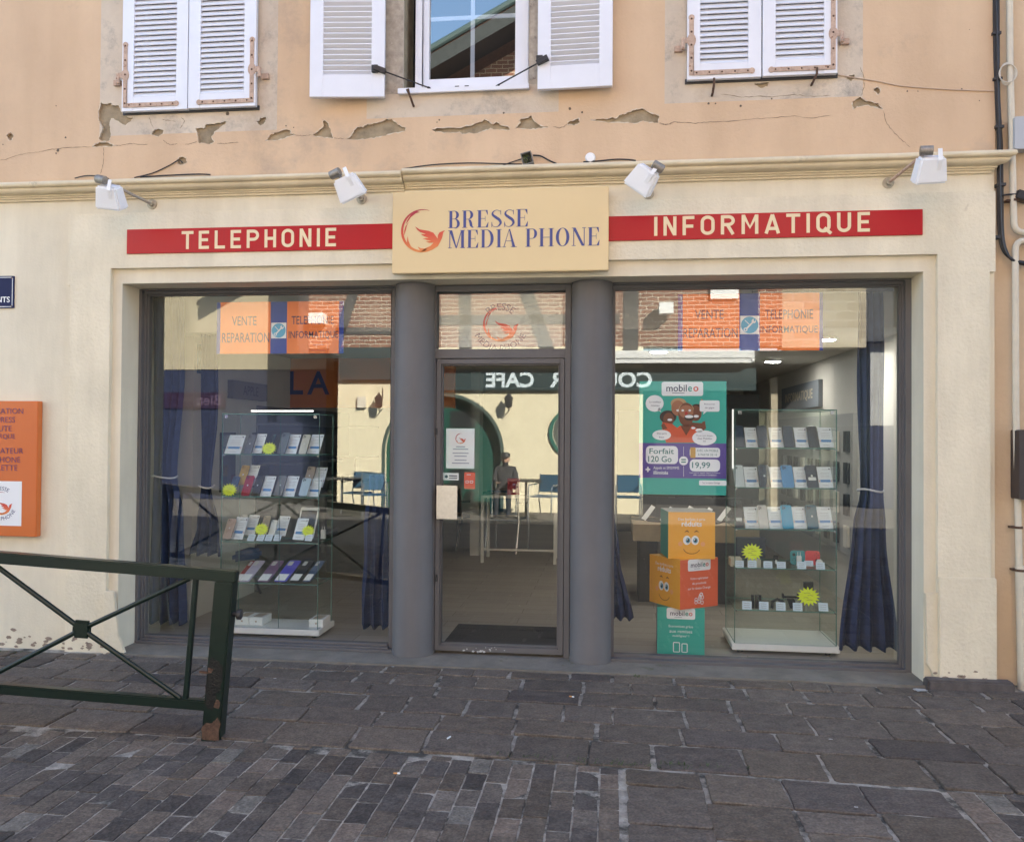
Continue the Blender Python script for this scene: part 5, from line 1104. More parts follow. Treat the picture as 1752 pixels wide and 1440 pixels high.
fr = lean_frame(520,920,Yb,LN,LY*.5); w_, h_ = size(504,541,866,918,Yb); m = MB(); m.rrect(fr,-w_*.46,w_*.46,0,h_*1.05,.012,-.008,0,.008); o = m.build('tablet', whitep, origin=fr.o, bevel=.001, seg=1); tag(o,'white tablet with dark screen standing on the third shelf, left cabinet','tablet')
m = MB(); m.rect(fr,-w_*.39,w_*.39,h_*.11,h_*.94,.0006); m.build('screen', mat('screen_black',(.02,.02,.025),.12), o)
card(499,522,889,923,Y1-.01,LN,LY,'spec card standing before the tablet, left cabinet'); star(527,908,10,Y1-.02,'yellow starburst tag before the tablet, left cabinet')
for k, x_ in enumerate((428,444,458,473,527)): ptag(x_, 915, 925, YL+.03, ('first','second','third','fourth','fifth')[k]+' small price tag from the left, third shelf of the left cabinet')
def charger(px, py0, py1, Y, label):
    a_ = at(px, py1, Y); w_, h_ = size(px-4, px+4, py0, py1, Y); m = MB(); m.box(a_.x-w_/2,a_.x+w_/2,Y-.012,Y+.012,a_.z,a_.z+h_*.72); 
    for s_ in (-.25,.25): m.tube([(a_.x+w_*s_,Y,a_.z+h_*.72),(a_.x+w_*s_,Y,a_.z+h_)], .0025, 6)
    return tag(m.build('charger_plug', whitep, origin=a_, bevel=.002, seg=1), label, 'charger', 'white charger plugs')
charger(553,900,921,YL+.25,'white charger plug right of the tablet, left cabinet')
# fourth shelf: boxed phone cases lying back
for k, (a_, b_, cc, lb) in enumerate(((402,420,(.25,.03,.03),'red'),(409,434,(.42,.38,.50),'lilac'),(440,468,(.20,.12,.22),'plum'),(468,498,(.10,.09,.52),'violet blue'),(495,520,(.03,.03,.035),'black'),(519,538,(.07,.11,.20),'steel blue'))):
    Yk = YL+.06+.02*(k == 0); fr = Fr(at((a_+b_)/2-4, 996, Yk), (1,0,0), (.28,.75,.62)); w_, h_ = size(a_, b_, 968, 996, Yk); w_ *= .72; h_ *= 1.75; m = MB()
    m.rrect(fr,-w_/2,w_/2,0,h_,w_*.16,.004,0,.010); o = m.build('phone_case', mat('case_'+lb.replace(' ','_'),cc,.4,coat=.3), origin=fr.o, bevel=.002, seg=1); tag(o, lb+' phone case lying in plastic on the fourth shelf, left cabinet', 'phone case', 'phone cases on the fourth shelf')
    l = MB(); l.rrect(fr,-w_*.60,w_*.60,-.005,h_*1.06,.008,0,0,.003); l.build('blister_pack', cabglass, o)
    l = MB(); l.rect(fr,-w_*.45,w_*.35,h_*.04,h_*.34,.0150); l.build('price_label', paper, o)
    l = MB(); l.rrect(fr,-w_*.38,0,h_*.74,h_*.94,w_*.08,.0148); l.build('camera_cutout', mat('cutout',(.5,.5,.5),.4), o)
for k, (a_, b_, py, lb) in enumerate(((404,427,1075,'left one of two white phone boxes'),(428,451,1075,'right one of two white phone boxes'),(530,554,1076,'single white phone box at the right corner'))):
    c0 = at(a_,py,YL+.10); c1 = at(b_,py,YL+.10); z0 = bl_[2]+.001; m = MB(); m.box(c0.x,c1.x,YL+.08,YL+.26,z0,z0+.062); o = m.build('phone_box', whitep, origin=((c0.x+c1.x)/2,YL+.17,z0), bevel=.002, seg=1); tag(o, lb+' on the base of the left cabinet', 'box', 'white phone boxes')
    l = MB(); f4 = Fr((0,0,z0+.0628),(1,0,0),(0,1,0)); l.rrect(f4,c0.x+.02,c1.x-.02,YL+.10,YL+.24,.01); l.disc(front(YL+.0795),(c0.x+c1.x)/2,z0+.03,.008); l.build('picture', mat('box_picture',(.45,.36,.28),.5), o)
# right cabinet
Yr = YRt+.10
rows = (('top shelf', 765, 729, ((1257,1275,.02,'black phone',None),(1297,1316,.025,'charcoal phone',None),(1341,1360,.03,'matt black phone',None),(1383,1402,.025,'black phone with three lenses',None)), ((1275,1297),(1317,1341),(1360,1384),(1401,1427)), (((.022,.023,.026)),(.028,.029,.032),(.024,.024,.026),(.02,.02,.022))),
        ('second shelf', 834, 797, ((1256,1275,0,'white phone',None),(1299,1320,0,'blue black phone',None),(1338,1360,0,'sky blue phone',None),(1380,1402,0,'black phone with white sticker',1)), ((1274,1299),(1318,1342),(1359,1384),(1400,1426)), ((.70,.75,.78),(.015,.03,.05),(.09,.30,.60),(.018,.02,.03))),
        ('third shelf', 904, 866, ((1257,1274,0,'dark phone with label',1),(1298,1316,0,'cream white phone',None),(1338,1359,0,'bright cyan phone',None),(1381,1402,0,'petrol blue phone',None)), ((1274,1299),(1315,1340),(1357,1381),(1399,1426)), ((.04,.04,.042),(.70,.66,.63),(.01,.36,.62),(.03,.12,.18))))
for sh, pb, pt, phs, cds, cols in rows:
    for k, (a_, b_, _, lb, tg) in enumerate(phs): phone(a_, b_, pt, pb, Yr, RN, RY, cols[k], '%s on the %s of the right glass cabinet' % (lb, sh), dot=(k % 2 == 1 and sh != 'top shelf'), tag_=bool(tg))
    for k, (a_, b_) in enumerate(cds): card(a_, b_, pt+3, pb, Yr+.02, RN, RY, 'white spec card right of the %s, %s, right cabinet' % (phs[k][3], sh))
def tinybox(a_, b_, py0, py1, Y, dep, m_, name, label, cat, bevel=.003, grp=None):
    p0, p1 = at(a_, py1, Y), at(b_, py0, Y); m = MB(); m.box(p0.x, p1.x, Y, Y+dep, p0.z, p1.z); o = m.build(name, m_, bevel=bevel, seg=1); return tag(o, label, cat, grp)
carton = mat('pale_carton', (.60,.57,.50), .6)
tinybox(1250,1270,955,969,Yr+.05,.12,carton,'accessory_box','low pale box at the left end of the fourth shelf, right cabinet','box')
tinybox(1281,1302,957,971,Yr+.02,.08,carton,'accessory_box','pale box under the starburst on the fourth shelf, right cabinet','box')
tinybox(1259,1310,919,954,Yr+.28,.02,mat('case_blue',(.025,.035,.07),.5),'tablet_sleeve','dark blue sleeve standing behind the fourth shelf boxes, right cabinet','sleeve',.008)
star(1287,944,14,Yr-.01,'yellow starburst tag on the fourth shelf, right cabinet')
for k, (x_, y0, y1) in enumerate(((1265,960,971),(1287,960,971),(1314,961,972),(1337,962,973),(1372,962,973),(1384,960,968),(1404,963,974))): ptag(x_, y0, y1, YRt+.03+.05*(k == 5), ('first','second','third','fourth','fifth','sixth','last')[k]+' price tag from the left, fourth shelf, right cabinet', 15)
w0 = at(1328,964,Yr+.02); m = MB(); m.rrect(Fr((w0.x,Yr+.02,w0.z+.02)),-.018,.018,0,.045,.010,-.01,0,.01); o = m.build('smart_watch', black, origin=w0); tag(o,'small black watch on a pale stand, fourth shelf, right cabinet','watch'); m = MB(); m.tube([w0,w0+Vector((0,0,.03))],.008,8); m.build('stand', whitep, o)
frc = Fr(at(1378,966,Yr+.10),(1,0,0),(0,.15,1)); w_, h_ = size(1352,1403,943,966,Yr+.10); m = MB(); m.rrect(frc,-w_/2,0,0,h_,.02,-.012,0,.012); o = m.build('game_console', mat('console_teal',(.04,.28,.31),.4), origin=frc.o, bevel=.002, seg=1); tag(o,'handheld console grip, teal left half and red right half, right cabinet','console')
m = MB(); m.rrect(frc,.0005,w_/2,0,h_,.02,-.012,0,.012); m.build('red_half', mat('console_red',(.75,.06,.07),.4), o, bevel=.002, seg=1)
m = MB(); m.disc(frc,-w_*.38,h_*.70,.012,d=.002); m.disc(frc,w_*.38,h_*.34,.010,d=.002)
for s_, z_ in ((-.38,.32),(.38,.70)):
    for dx, dz in ((0,.013),(0,-.013),(.013,0),(-.013,0)): m.disc(frc, w_*s_+dx, h_*z_+dz, .004, d=.002, n=10)
m.build('button', black, o)
charger(1367,944,968,Yr+.05,'white charger plug standing before the teal console half'); 
m = MB(); p = at(1402,968,Yr+.04); m.rrect(Fr(p),-.022,.022,0,.05,.018,-.012,0,.024); tag(m.build('earbud_case', whitep, origin=p, bevel=.004), 'rounded white earbud case before the red console half', 'case')
for k, (x_, y0, y1) in enumerate(((1278,1030,1042),(1307,1031,1043),(1336,1032,1044),(1365,1033,1045),(1409,1033,1045))): ptag(x_, y0, y1, YRt+.03, ('first','second','third','fourth','last')[k]+' price tag from the left, fifth shelf, right cabinet', 16)
p = at(1293,1040,Yr+.03); m = MB()
for dx in (-.025,.004,.03): m.lathe((p.x+dx,Yr+.03,p.z), [(.012,0),(.013,.05),(.009,.07),(.012,.10)], 10)
tag(m.build('earphone_case', black, origin=p, smooth=True), 'cluster of black upright earphone cases on the fifth shelf, right cabinet', 'accessory')
p = at(1330,1040,Yr+.03); m = MB(); m.tube([p+Vector((-.04,0,0)),p+Vector((-.035,0,.05)),p+Vector((0,0,.07)),p+Vector((.03,0,.05))],.011,8); m.lathe((p.x+.03,Yr+.02,p.z+.05),[(.018,0),(.018,.02)],12,'y'); tag(m.build('car_mount', black, origin=p, smooth=True), 'black curved car charger on the fifth shelf, right cabinet', 'accessory')
p = at(1352,1040,Yr+.05); m = MB(); m.box(p.x-.055,p.x+.055,Yr+.05,Yr+.07,p.z+.075,p.z+.09); m.box(p.x-.06,p.x-.05,Yr+.03,Yr+.07,p.z+.075,p.z+.11); m.box(p.x+.05,p.x+.06,Yr+.03,Yr+.07,p.z+.075,p.z+.11); m.prism(front(Yr+.06),[(p.x-.025,p.z+.07),(p.x+.03,p.z+.07),(p.x+.055,p.z),(p.x-.0,p.z)],-.01,.01); tag(m.build('phone_holder', black, origin=p, bevel=.002, seg=1), 'black car phone holder with open jaws on the fifth shelf', 'accessory')
tinybox(1376,1392,996,1012,Yr+.14,.04,darkm,'battery_pack','small dark box with white line above the fifth shelf starburst','accessory')
star(1383,1020,15,Yr-.02,'yellow starburst tag on the fifth shelf, right cabinet')

# ------------------------------------------------------------------ ceiling lamps
def downlight(px, py, label, e=32):
    p = gd(px, py, CZ-.006); m = MB(); m.lathe((p.x,p.y,CZ-.02), [(.085,0),(.10,.004),(.105,.019)], 24); o = m.build('ceiling_light', whitep, origin=(p.x,p.y,CZ-.02)); tag(o, label, 'lamp', 'round ceiling lights')
    l = MB(); l.lathe((p.x,p.y,CZ-.0235), [(.078,0),(.078,.003)], 24); l.build('diffuser', mat('lamp_glow_%d' % e, (1,.96,.88), .5, emit=e), o)
downlight(496,621,'round ceiling light above the left glass cabinet'); downlight(1322,617,'round ceiling light above the right glass cabinet'); downlight(1127,600,'round ceiling light above the teal poster')
downlight(795,702,'small far ceiling light seen through the door above the paper notice'); downlight(1412,579,'round ceiling light left of the right curtain')
# ------------------------------------------------------------------ curtains
def curtain(profile, Y, depth, folds, label, tie=None, seed=0):
    """profile: list of (py, px_left, px_right); hangs in soft folds"""
    rn = random.Random(seed); ph = [rn.uniform(0,6) for _ in range(4)]; N = folds*8; V = []; rows_ = []
    zs = []; ys = [q[0] for q in profile]
    def lerp(y):
        for i in range(len(profile)-1):
            a_, b_ = profile[i], profile[i+1]
            if a_[0] <= y <= b_[0]: t = (y-a_[0])/(b_[0]-a_[0]); t = t*t*(3-2*t); return a_[1]+(b_[1]-a_[1])*t, a_[2]+(b_[2]-a_[2])*t
        return profile[-1][1:]
    M_ = 36; F = []
    for j in range(M_+1):
        y = ys[0]+(ys[-1]-ys[0])*j/M_; l_, r_ = lerp(y); a_ = at(l_, y, Y); b_ = at(r_, y, Y)
        for i in range(N+1):
            u = i/N; amp = depth*(.5+.5*j/M_)*(1 if (b_.x-a_.x) > .15 else .8)
            yy = Y + amp*sin(u*folds*2*pi+ph[0]+.35*sin(j*.12+ph[1])) + .3*amp*sin(u*folds*4.3*pi+ph[2]+j*.05)
            V.append((a_.x+(b_.x-a_.x)*u+.004*sin(j*.4+i), yy, a_.z + (.012*sin(u*folds*2*pi+ph[0]) if j == M_ else 0)))
    for j in range(M_):
        for i in range(N): k = j*(N+1)+i; F.append((k, k+N+1, k+N+2, k+1))
    m = MB().add(V, F); o = m.build('curtain', navycloth, smooth=True); md = o.modifiers.new('thick', 'SOLIDIFY'); md.thickness = .004; tag(o, label, 'curtain', 'navy curtains in the shop windows')
    if tie:
        l_, r_ = lerp(tie); a_, b_ = at(l_, tie, Y), at(r_, tie, Y); c_ = (a_+b_)/2; rx = (b_.x-a_.x)/2+.012; T_ = MB()
        T_.tube([(c_.x+rx*cos(k*pi/10), Y+(depth*1.5+.02)*sin(k*pi/10), c_.z+.01*sin(k*pi/5)) for k in range(21)], .007, 7); T_.build('tie_cord', mat('white_cord', (.62,.62,.62), .7), o, smooth=True)
    return o
curtain([(506,262,313),(640,263,315),(812,262,300),(880,258,312),(1064,250,318)], .62, .035, 4, 'navy curtain at the left end of the left window, tied with white cord', 815, 1)
curtain([(560,345,372),(700,345,375),(832,345,362),(900,338,378),(948,325,380)], .92, .04, 3, 'second navy curtain further in beside the left cabinet', 832, 2)
curtain([(812,630,662),(900,622,664),(1072,617,665)], .60, .03, 3, 'short navy curtain bundle left of the left grey column', None, 3)
curtain([(880,1044,1052),(960,1040,1062),(1058,1038,1084)], .58, .02, 3, 'corner of navy curtain right of the right grey column', None, 4)
curtain([(500,1468,1510),(620,1465,1512),(838,1470,1508),(900,1458,1513),(1108,1433,1532)], .55, .04, 4, 'navy curtain flaring from its white tie at the right end', 838, 5)
p, q = at(1500,494,.60), at(1508,512,.60); tag(MB().tube([(p.x-.9,.60,p.z-.01),(p.x+.12,.60,p.z-.01)], .009, 8).build('curtain_rod', darkm, smooth=True), 'dark curtain rod at the top right of the right window', 'rod')
# ------------------------------------------------------------------ banners, poster, notices on the glass
orangeb = mat('orange_banner', (.82,.20,.03), .6); bannerblue = mat('banner_blue', (.02,.05,.30), .6); bk = mat('banner_ink', (.05,.015,.06), .6); cyan = mat('badge_blue', (.10,.40,.62), .6)
def banner(px, py0, py1, edges, t_l, t_r, label, box_=None):
    Y = GY+.05; X_ = [at(x_, (py0+py1)/2, Y).x for x_ in edges]; zt, zb = at(px, py0, Y).z, at(px, py1, Y).z; m = MB(); fr = front(Y)
    m.box(X_[0], X_[5], Y, Y+.003, zb, zt, 0)
    m.rect(fr, X_[1], X_[2], zb, zt, .0008, 1); m.rect(fr, X_[3], X_[4], zb, zt, .0008, 1)
    o = m.build('window_banner', [bannerblue, orangeb], origin=((X_[0]+X_[5])/2, Y, zb)); tag(o, label, 'banner', 'orange banners in the shop windows')
    l = MB()
    for (s_, x0, x1, y0, y1) in t_l+t_r:
        a_, b_ = at(x0, y1, Y), at(x1, y0, Y); l.text(fr, s_, (a_.x+b_.x)/2, (a_.z+b_.z)/2, w=b_.x-a_.x, h=b_.z-a_.z, bold=.006, d=.0018)
    l.build('lettering', bk, o)
    c = at((edges[2]+edges[3])/2, (py0+py1)/2+5, Y); s_ = (X_[3]-X_[2])*.46; l = MB(); l.rect(fr, c.x-s_, c.x+s_, c.z-s_, c.z+s_, .0016, 0); l.disc(fr, c.x, c.z, s_*.92, d=.0024, m=1, n=32)
    l.stroke(fr, [(c.x-s_*.42,c.z-s_*.48),(c.x+s_*.40,c.z+s_*.36)], s_*.17, .0032, 0); l.stroke(fr, [(c.x-s_*.5,c.z+s_*.52),(c.x+s_*.02,c.z)], s_*.08, .0032, 0)
    l.disc(fr, c.x-s_*.44, c.z-s_*.50, s_*.21, d=.0034, m=0); l.disc(fr, c.x-s_*.44, c.z-s_*.50, s_*.10, d=.004, m=1); l.disc(fr, c.x+s_*.44, c.z+s_*.42, s_*.23, d=.0034, m=0); l.rect(fr, c.x+s_*.44, c.x+s_*.60, c.z+s_*.40, c.z+s_*.72, .004, 1)
    l.build('tool_badge', [whitep, cyan], o)
    if box_:
        a_, b_ = at(box_[0], box_[2], Y), at(box_[1], box_[3], Y); l = MB(); P = rrp(a_.x, b_.x, b_.z, a_.z, .008); l.stroke(fr, P+[P[0]], .003, .0016); l.text(fr, 'SUR TOUS', (a_.x+b_.x)/2, a_.z*.68+b_.z*.32, h=.013, d=.0016) if False else None
        l.rect(fr, a_.x+.03, b_.x-.03, a_.z-.025, a_.z-.018, .0016); l.rect(fr, a_.x+.015, b_.x-.015, b_.z+.018, b_.z+.025, .0016); l.build('small_print', mat('print_red', (.55,.08,.05), .6), o)
banner(480,516,605,(371,377,463,491,580,588),[('VENTE',397,439,541,557),('REPARATION',380,461,569,586)],[('TELEPHONIE',499,571,540,555),('INFORMATIQUE',494,579,566,581)],'orange and blue banner hanging at the top of the left window',(529,561,585,604))
banner(1283,502,600,(1160,1168,1265,1300,1402,1408),[('VENTE',1189,1238,530,546),('REPARATION',1169,1262,561,578)],[('TELEPHONIE',1309,1391,529,546),('INFORMATIQUE',1301,1399,557,572)],'orange and blue banner hanging at the top of the right window')
# poster
Y = GY+.02; pa, pb = at(1093,845,Y), at(1243,652,Y); fr0 = front(Y)
def pp(px, py): p = at(px, py, Y); return p.x, p.z
m = MB(); m.box(pa.x, pb.x, Y, Y+.002, pa.z, pb.z, 0)
z1, z2 = at(1168,758,Y).z, at(1168,818,Y).z
m.rect(fr0, pa.x, pb.x, z2, z1, .0008, 1); 
def el(m, px, py, rx, ry, d, s): c = pp(px, py); k = (Y-CAMY)/FPX; m.disc(fr0, c[0], c[1], rx*k, ry*k, d=d, m=s, n=24)
def rr_(m, x0, y0, x1, y1, r, d, s): a_ = pp(x0,y1); b_ = pp(x1,y0); m.rrect(fr0, a_[0], b_[0], a_[1], b_[1], r, d, s)
def pl_(m, P, d, s): m.flat(fr0, [pp(*q) for q in P], d, s)
po = m.build('poster', [teal, purple], origin=((pa.x+pb.x)/2, Y, pa.z)); tag(po, 'teal and purple phone plan poster hanging behind the right window', 'poster')
skd = mat('print_brown', (.17,.055,.028), .5); skl = mat('print_tan', (.36,.15,.08), .5); shirt = mat('print_orange_shirt', (.62,.10,.04), .5); hairm = mat('print_hair', (.035,.02,.018), .5); hairl = mat('print_blond', (.46,.30,.16), .5); pm = [whitep, skd, skl, shirt, hairm, hairl, mat('print_red_lip', (.45,.03,.03), .5)]
m = MB()
el(m,1161,690,13,9,.001,5); el(m,1160,698,11,13,.0012,2); el(m,1143,713,14,11,.001,4); el(m,1144,717,9,11,.0014,1); el(m,1192,700,10,9,.001,4); el(m,1190,707,10,13,.0012,1)
pl_(m,[(1133,722),(1150,725),(1166,738),(1160,757),(1140,757),(1133,740)][::-1],.0016,3); pl_(m,[(1180,722),(1202,724),(1206,740),(1198,757),(1178,757)][::-1],.0014,1)
pl_(m,[(1148,757),(1152,738),(1163,728),(1185,728),(1198,737),(1202,757)][::-1],.0020,3); pl_(m,[(1164,728),(1184,728),(1174,745)][::-1],.0024,1)
el(m,1174,709,13,20,.0024,1); el(m,1174,700,12.5,10,.0022,5); el(m,1174,704,12,11,.0027,2); el(m,1179,714,8,5.5,.0031,4); el(m,1179,712.5,7,2.6,.0034,0); el(m,1168,702,2.2,1.8,.0034,0); el(m,1180,702,2.2,1.8,.0034,0); el(m,1174,707,2.6,3,.0032,6)
el(m,1146,718,4,2,.0019,0); el(m,1191,712,4.5,2.2,.0019,0); el(m,1161,702,4,2,.0019,0); pl_(m,[(1196,692),(1200,682),(1205,686),(1200,698)][::-1],.001,2); pl_(m,[(1134,735),(1131,727),(1136,724),(1142,733)][::-1],.0022,1); pl_(m,[(1204,735),(1201,722),(1206,720),(1208,733)][::-1],.0022,1)
el(m,1120,690,15,14,.0030,0); pl_(m,[(1125,701),(1131,705),(1128,697)][::-1],.0030,0); rr_(m,1197,685,1231,704,.012,.0030,0); pl_(m,[(1204,703),(1203,709),(1210,703)][::-1],.0030,0); el(m,1132,744,15.5,8.5,.0040,0); el(m,1205,749,20,12.5,.0040,0); el(m,1196,736,6,3,.0040,0); el(m,1186,732,3.5,1.8,.0040,0)
m.build('cartoon_picture', pm, po)
m = MB(); rr_(m,1132,640 if False else 653,1203,677,.015,.0014,0); rr_(m,1105,763,1160,793,.03,.0014,0); rr_(m,1180,766,1232,782,.02,.0014,0); rr_(m,1180,786,1232,806,.03,.0014,0); el(m,1169.5,788,7.5,7.5,.0022,0); rr_(m,1196,822,1243,830,.008,.0014,0); c = pp(1169.5,788)
rr_(m,1169.2,764,1169.8,779,.0002,.0016,0); rr_(m,1169.2,797,1169.8,815,.0002,.0016,0); rr_(m,1104.5,801.5,1112.5,804,.0002,.0016,0); rr_(m,1107.2,798.5,1109.8,807,.0002,.0018,0)
m.build('white_panel', whitep, po)
m = MB()
def tx(m, s, x0, x1, y0, y1, b_=0, d=.0026): a_ = pp(x0,y1); q = pp(x1,y0); m.text(fr0, s, (a_[0]+q[0])/2, (a_[1]+q[1])/2, w=q[0]-a_[0], h=q[1]-a_[1], bold=b_, d=d)
tx(m,'Forfait',1111,1153,767,776,.01); tx(m,'120 Go',1109,1149,780,790,.01); tx(m,'AVEC UN MOBILE',1192,1229,768.5,772.5); tx(m,'À PARTIR DE 1€',1194,1227,775,779.5); tx(m,'19,99',1184,1215,790.5,802,.01); rr_(m,1165.5,785,1173.5,787,.0002,.0028,0); rr_(m,1165.5,789.2,1173.5,791.2,.0002,.0028,0)
m.build('lettering', mat('print_green_text', (.02,.15,.14), .5), po)
m = MB(); tx(m,'mobil',1140,1175,658,669.5,.012); tx(m,'Le meilleur',1111,1131,686,689,0,.0042); tx(m,'réseau',1114,1128,692,695,0,.0042); tx(m,'Beaucoup',1205,1223,690,693,0,.0042); tx(m,'de gigas',1206,1222,696,699.5,0,.0042); tx(m,'Des prix',1124,1141,740,743.5,0,.005); tx(m,'bas',1128,1136,746,749,0,.005); tx(m,'Tout est dispo',1191,1219,744,747,0,.005); tx(m,'chez Mobileo',1193,1218,748.5,751.5,0,.005); tx(m,'!!!',1203,1207,753.5,756.5,0,.005); tx(m,'Sur le réseau Orange',1202,1232,824.5,828); rr_(m,1150,672,1171,672.8,.0002,.0028,0)
m.build('dark_lettering', ink, po)
m = MB(); tx(m,'Appels et SMS/MMS',1118,1162,798,803.5); tx(m,'illimités',1118,1143,805.5,811,.015); tx(m,'Internet et appels depuis la France',1180,1232,807.8,810); tx(m,'offre soumise à conditions',1186,1226,811.2,813.2)
m.build('white_lettering', whitep, po)
m = MB(); tx(m,'e',1177,1184,661,669.5,.015); m.build('logo_letter', mat('print_teal_dark', (.01,.25,.22), .5), po); m = MB(); tx(m,'o',1186,1195,661,669.5,.02); m.build('logo_dot', mat('print_coral', (.65,.08,.06), .5), po)
m = MB(); rr_(m,1181,765,1190,783,.004,.0030,0); m.build('phone_picture', mat('print_amber', (.55,.30,.06), .5), po)
# transom film and logo, door notices
Y = GY+.008; m = MB(); a_, b_ = at(754,594,Y), at(963,503,Y); m.rect(front(Y), a_.x, b_.x, a_.z, b_.z)
film = bpy.data.materials.new('frosted_film'); film.use_nodes = True; n = film.node_tree; b = n.nodes['Principled BSDF']; b.inputs['Base Color'].default_value = (.86,.87,.76,1); b.inputs['Alpha'].default_value = .55; b.inputs['Roughness'].default_value = .5
flm = m.build('transom_film', film, dr.parent and tr)
m = MB(); fr = front(GY+.005); c = at(856,554,GY); emblem(m, fr, c.x, c.z, .128); m.build('emblem', emb, flm)
m = MB(); m.text(fr, 'BRESSE', c.x, c.z-.02, h=.052, d=.001, arc=.150); m.text(fr, 'MEDIA PHONE', c.x, c.z+.02, h=.046, d=.001, arc=-.200); m.build('lettering', mat('film_ink', (.10,.11,.17), .5), flm)
Y = GY+.004
a_, b_ = at(763,801,Y), at(812,733,Y); m = MB(); m.box(a_.x, b_.x, Y, Y+.001, a_.z, b_.z); no = m.build('paper_notice', paper, origin=((a_.x+b_.x)/2, Y, a_.z)); tag(no, 'white paper notice with flame bird logo taped inside the door glass', 'notice'); fr = front(Y)
m = MB(); c = at(788,750,Y); emblem(m, fr, c.x, c.z, .038); m.build('emblem', emb, no); m = MB()
for y_, w_ in ((764,16),(768,27),(775,28),(780,22),(787,21),(792,30)): c = at(788,y_,Y); h_ = .007; k = (Y-CAMY)/FPX; m.rect(fr, c.x-w_*k/2, c.x+w_*k/2, c.z-.004, c.z+.003, .0008)
m.build('print_line', mat('notice_ink', (.30,.32,.38), .6), no)
def sticker(x0, y0, x1, y1, m_, label, name='door_sticker'):
    a_, b_ = at(x0,y1,Y), at(x1,y0,Y); q = MB(); q.box(a_.x, b_.x, Y, Y+.001, a_.z, b_.z); o = q.build(name, m_, origin=((a_.x+b_.x)/2, Y, a_.z)); tag(o, label, 'sticker'); return o, a_, b_
o, a_, b_ = sticker(758,809,785,821,paper,'small white sticker just above the steel handle plate'); m = MB(); m.disc(front(Y), a_.x+.025, (a_.z+b_.z)/2, .012, d=.0008); m.rect(front(Y), a_.x+.045, b_.x-.012, a_.z+.028, a_.z+.036, .0008); m.rect(front(Y), a_.x+.045, b_.x-.012, a_.z+.013, a_.z+.019, .0008); m.build('print_line', ink, o)
o, a_, b_ = sticker(794,808,813,836,mat('sticker_red',(.68,.09,.04),.4),'small orange red sticker on the door glass below the notice'); m = MB(); P = rrp(a_.x+.012,a_.x+.032,a_.z+.045,a_.z+.06,.003); m.stroke(front(Y), P+[P[0]], .004, .0008); P = rrp(a_.x+.045,a_.x+.066,a_.z+.045,a_.z+.06,.003); m.stroke(front(Y), P+[P[0]], .004, .0008); m.rect(front(Y), a_.x+.02, a_.x+.05, b_.z-.02, b_.z-.014, .0008); m.build('icon', whitep, o)
# ------------------------------------------------------------------ stack of printed cubes
def cube(cx, cy, z0, s, rz, mats_, label):
    M = Matrix.Rotation(rz, 3, 'Z'); m = MB(); c = Vector((cx, cy, z0+s/2)); P = []
    m.obox(c, s, s, s, M); m.m = [4, 3, 0, 1, 5, 2]    # bottom, top, front, right, back, left
    o = m.build('printed_cube', mats_, origin=(cx,cy,z0)); tag(o, label, 'box', 'stack of printed cubes')
    F_ = lambda k: Fr(c + M @ Vector((0,-s/2-.0005,0)), M @ Vector((1,0,0)), (0,0,1)) if k == 'f' else Fr(c + M @ Vector((s/2+.0005,0,0)), M @ Vector((0,1,0)), (0,0,1)) if k == 'r' else Fr(c + M @ Vector((-s/2-.0005,0,0)), M @ Vector((0,-1,0)), (0,0,1))
    return o, F_
amber = mat('cube_amber', (.82,.38,.03), .45); coral = mat('cube_coral', (.72,.11,.03), .45); cteal = mat('cube_teal', (.03,.36,.28), .45); cvio = mat('cube_violet', (.06,.045,.12), .45)
def face(o, fr, s):
    m = MB(); m.text(fr, 'Des forfaits à prix', 0, s*.34, w=s*.58, bold=.0); m.text(fr, 'réduits', 0, s*.25, w=s*.43, bold=.02); m.build('lettering', whitep, o)
    m = MB()
    for s_ in (-1,1):
        m.disc(fr, s_*s*.087-.005, -s*.10, s*.082, s*.098, d=.0008, m=0, n=28); m.disc(fr, s_*s*.08, -s*.105, s*.050, s*.058, d=.0016, m=1); m.disc(fr, s_*s*.08, -s*.105, s*.026, s*.036, d=.0024, m=2); m.disc(fr, s_*s*.08-s*.02, -s*.085, s*.014, d=.003, m=0, n=12)
        m.stroke(fr, [(s_*s*.06,s*.075),(s_*s*.10,s*.10),(s_*s*.15,s*.075)], [s*.015,s*.03,s*.01], .0008, 3); m.disc(fr, s_*s*.24, -s*.18, s*.05, d=.0008, m=4)
    m.stroke(fr, [(s*.18*cos(R(t)), -s*.25+s*.14*sin(R(t))) for t in range(195,350,12)], s*.012, .0012, 3); m.build('drawn_face', [whitep, mat('eye_blue', (.08,.30,.42), .4), black, mat('brow_brown', (.16,.05,.02), .5), mat('cheek_pink', (.80,.36,.14), .5)], o)
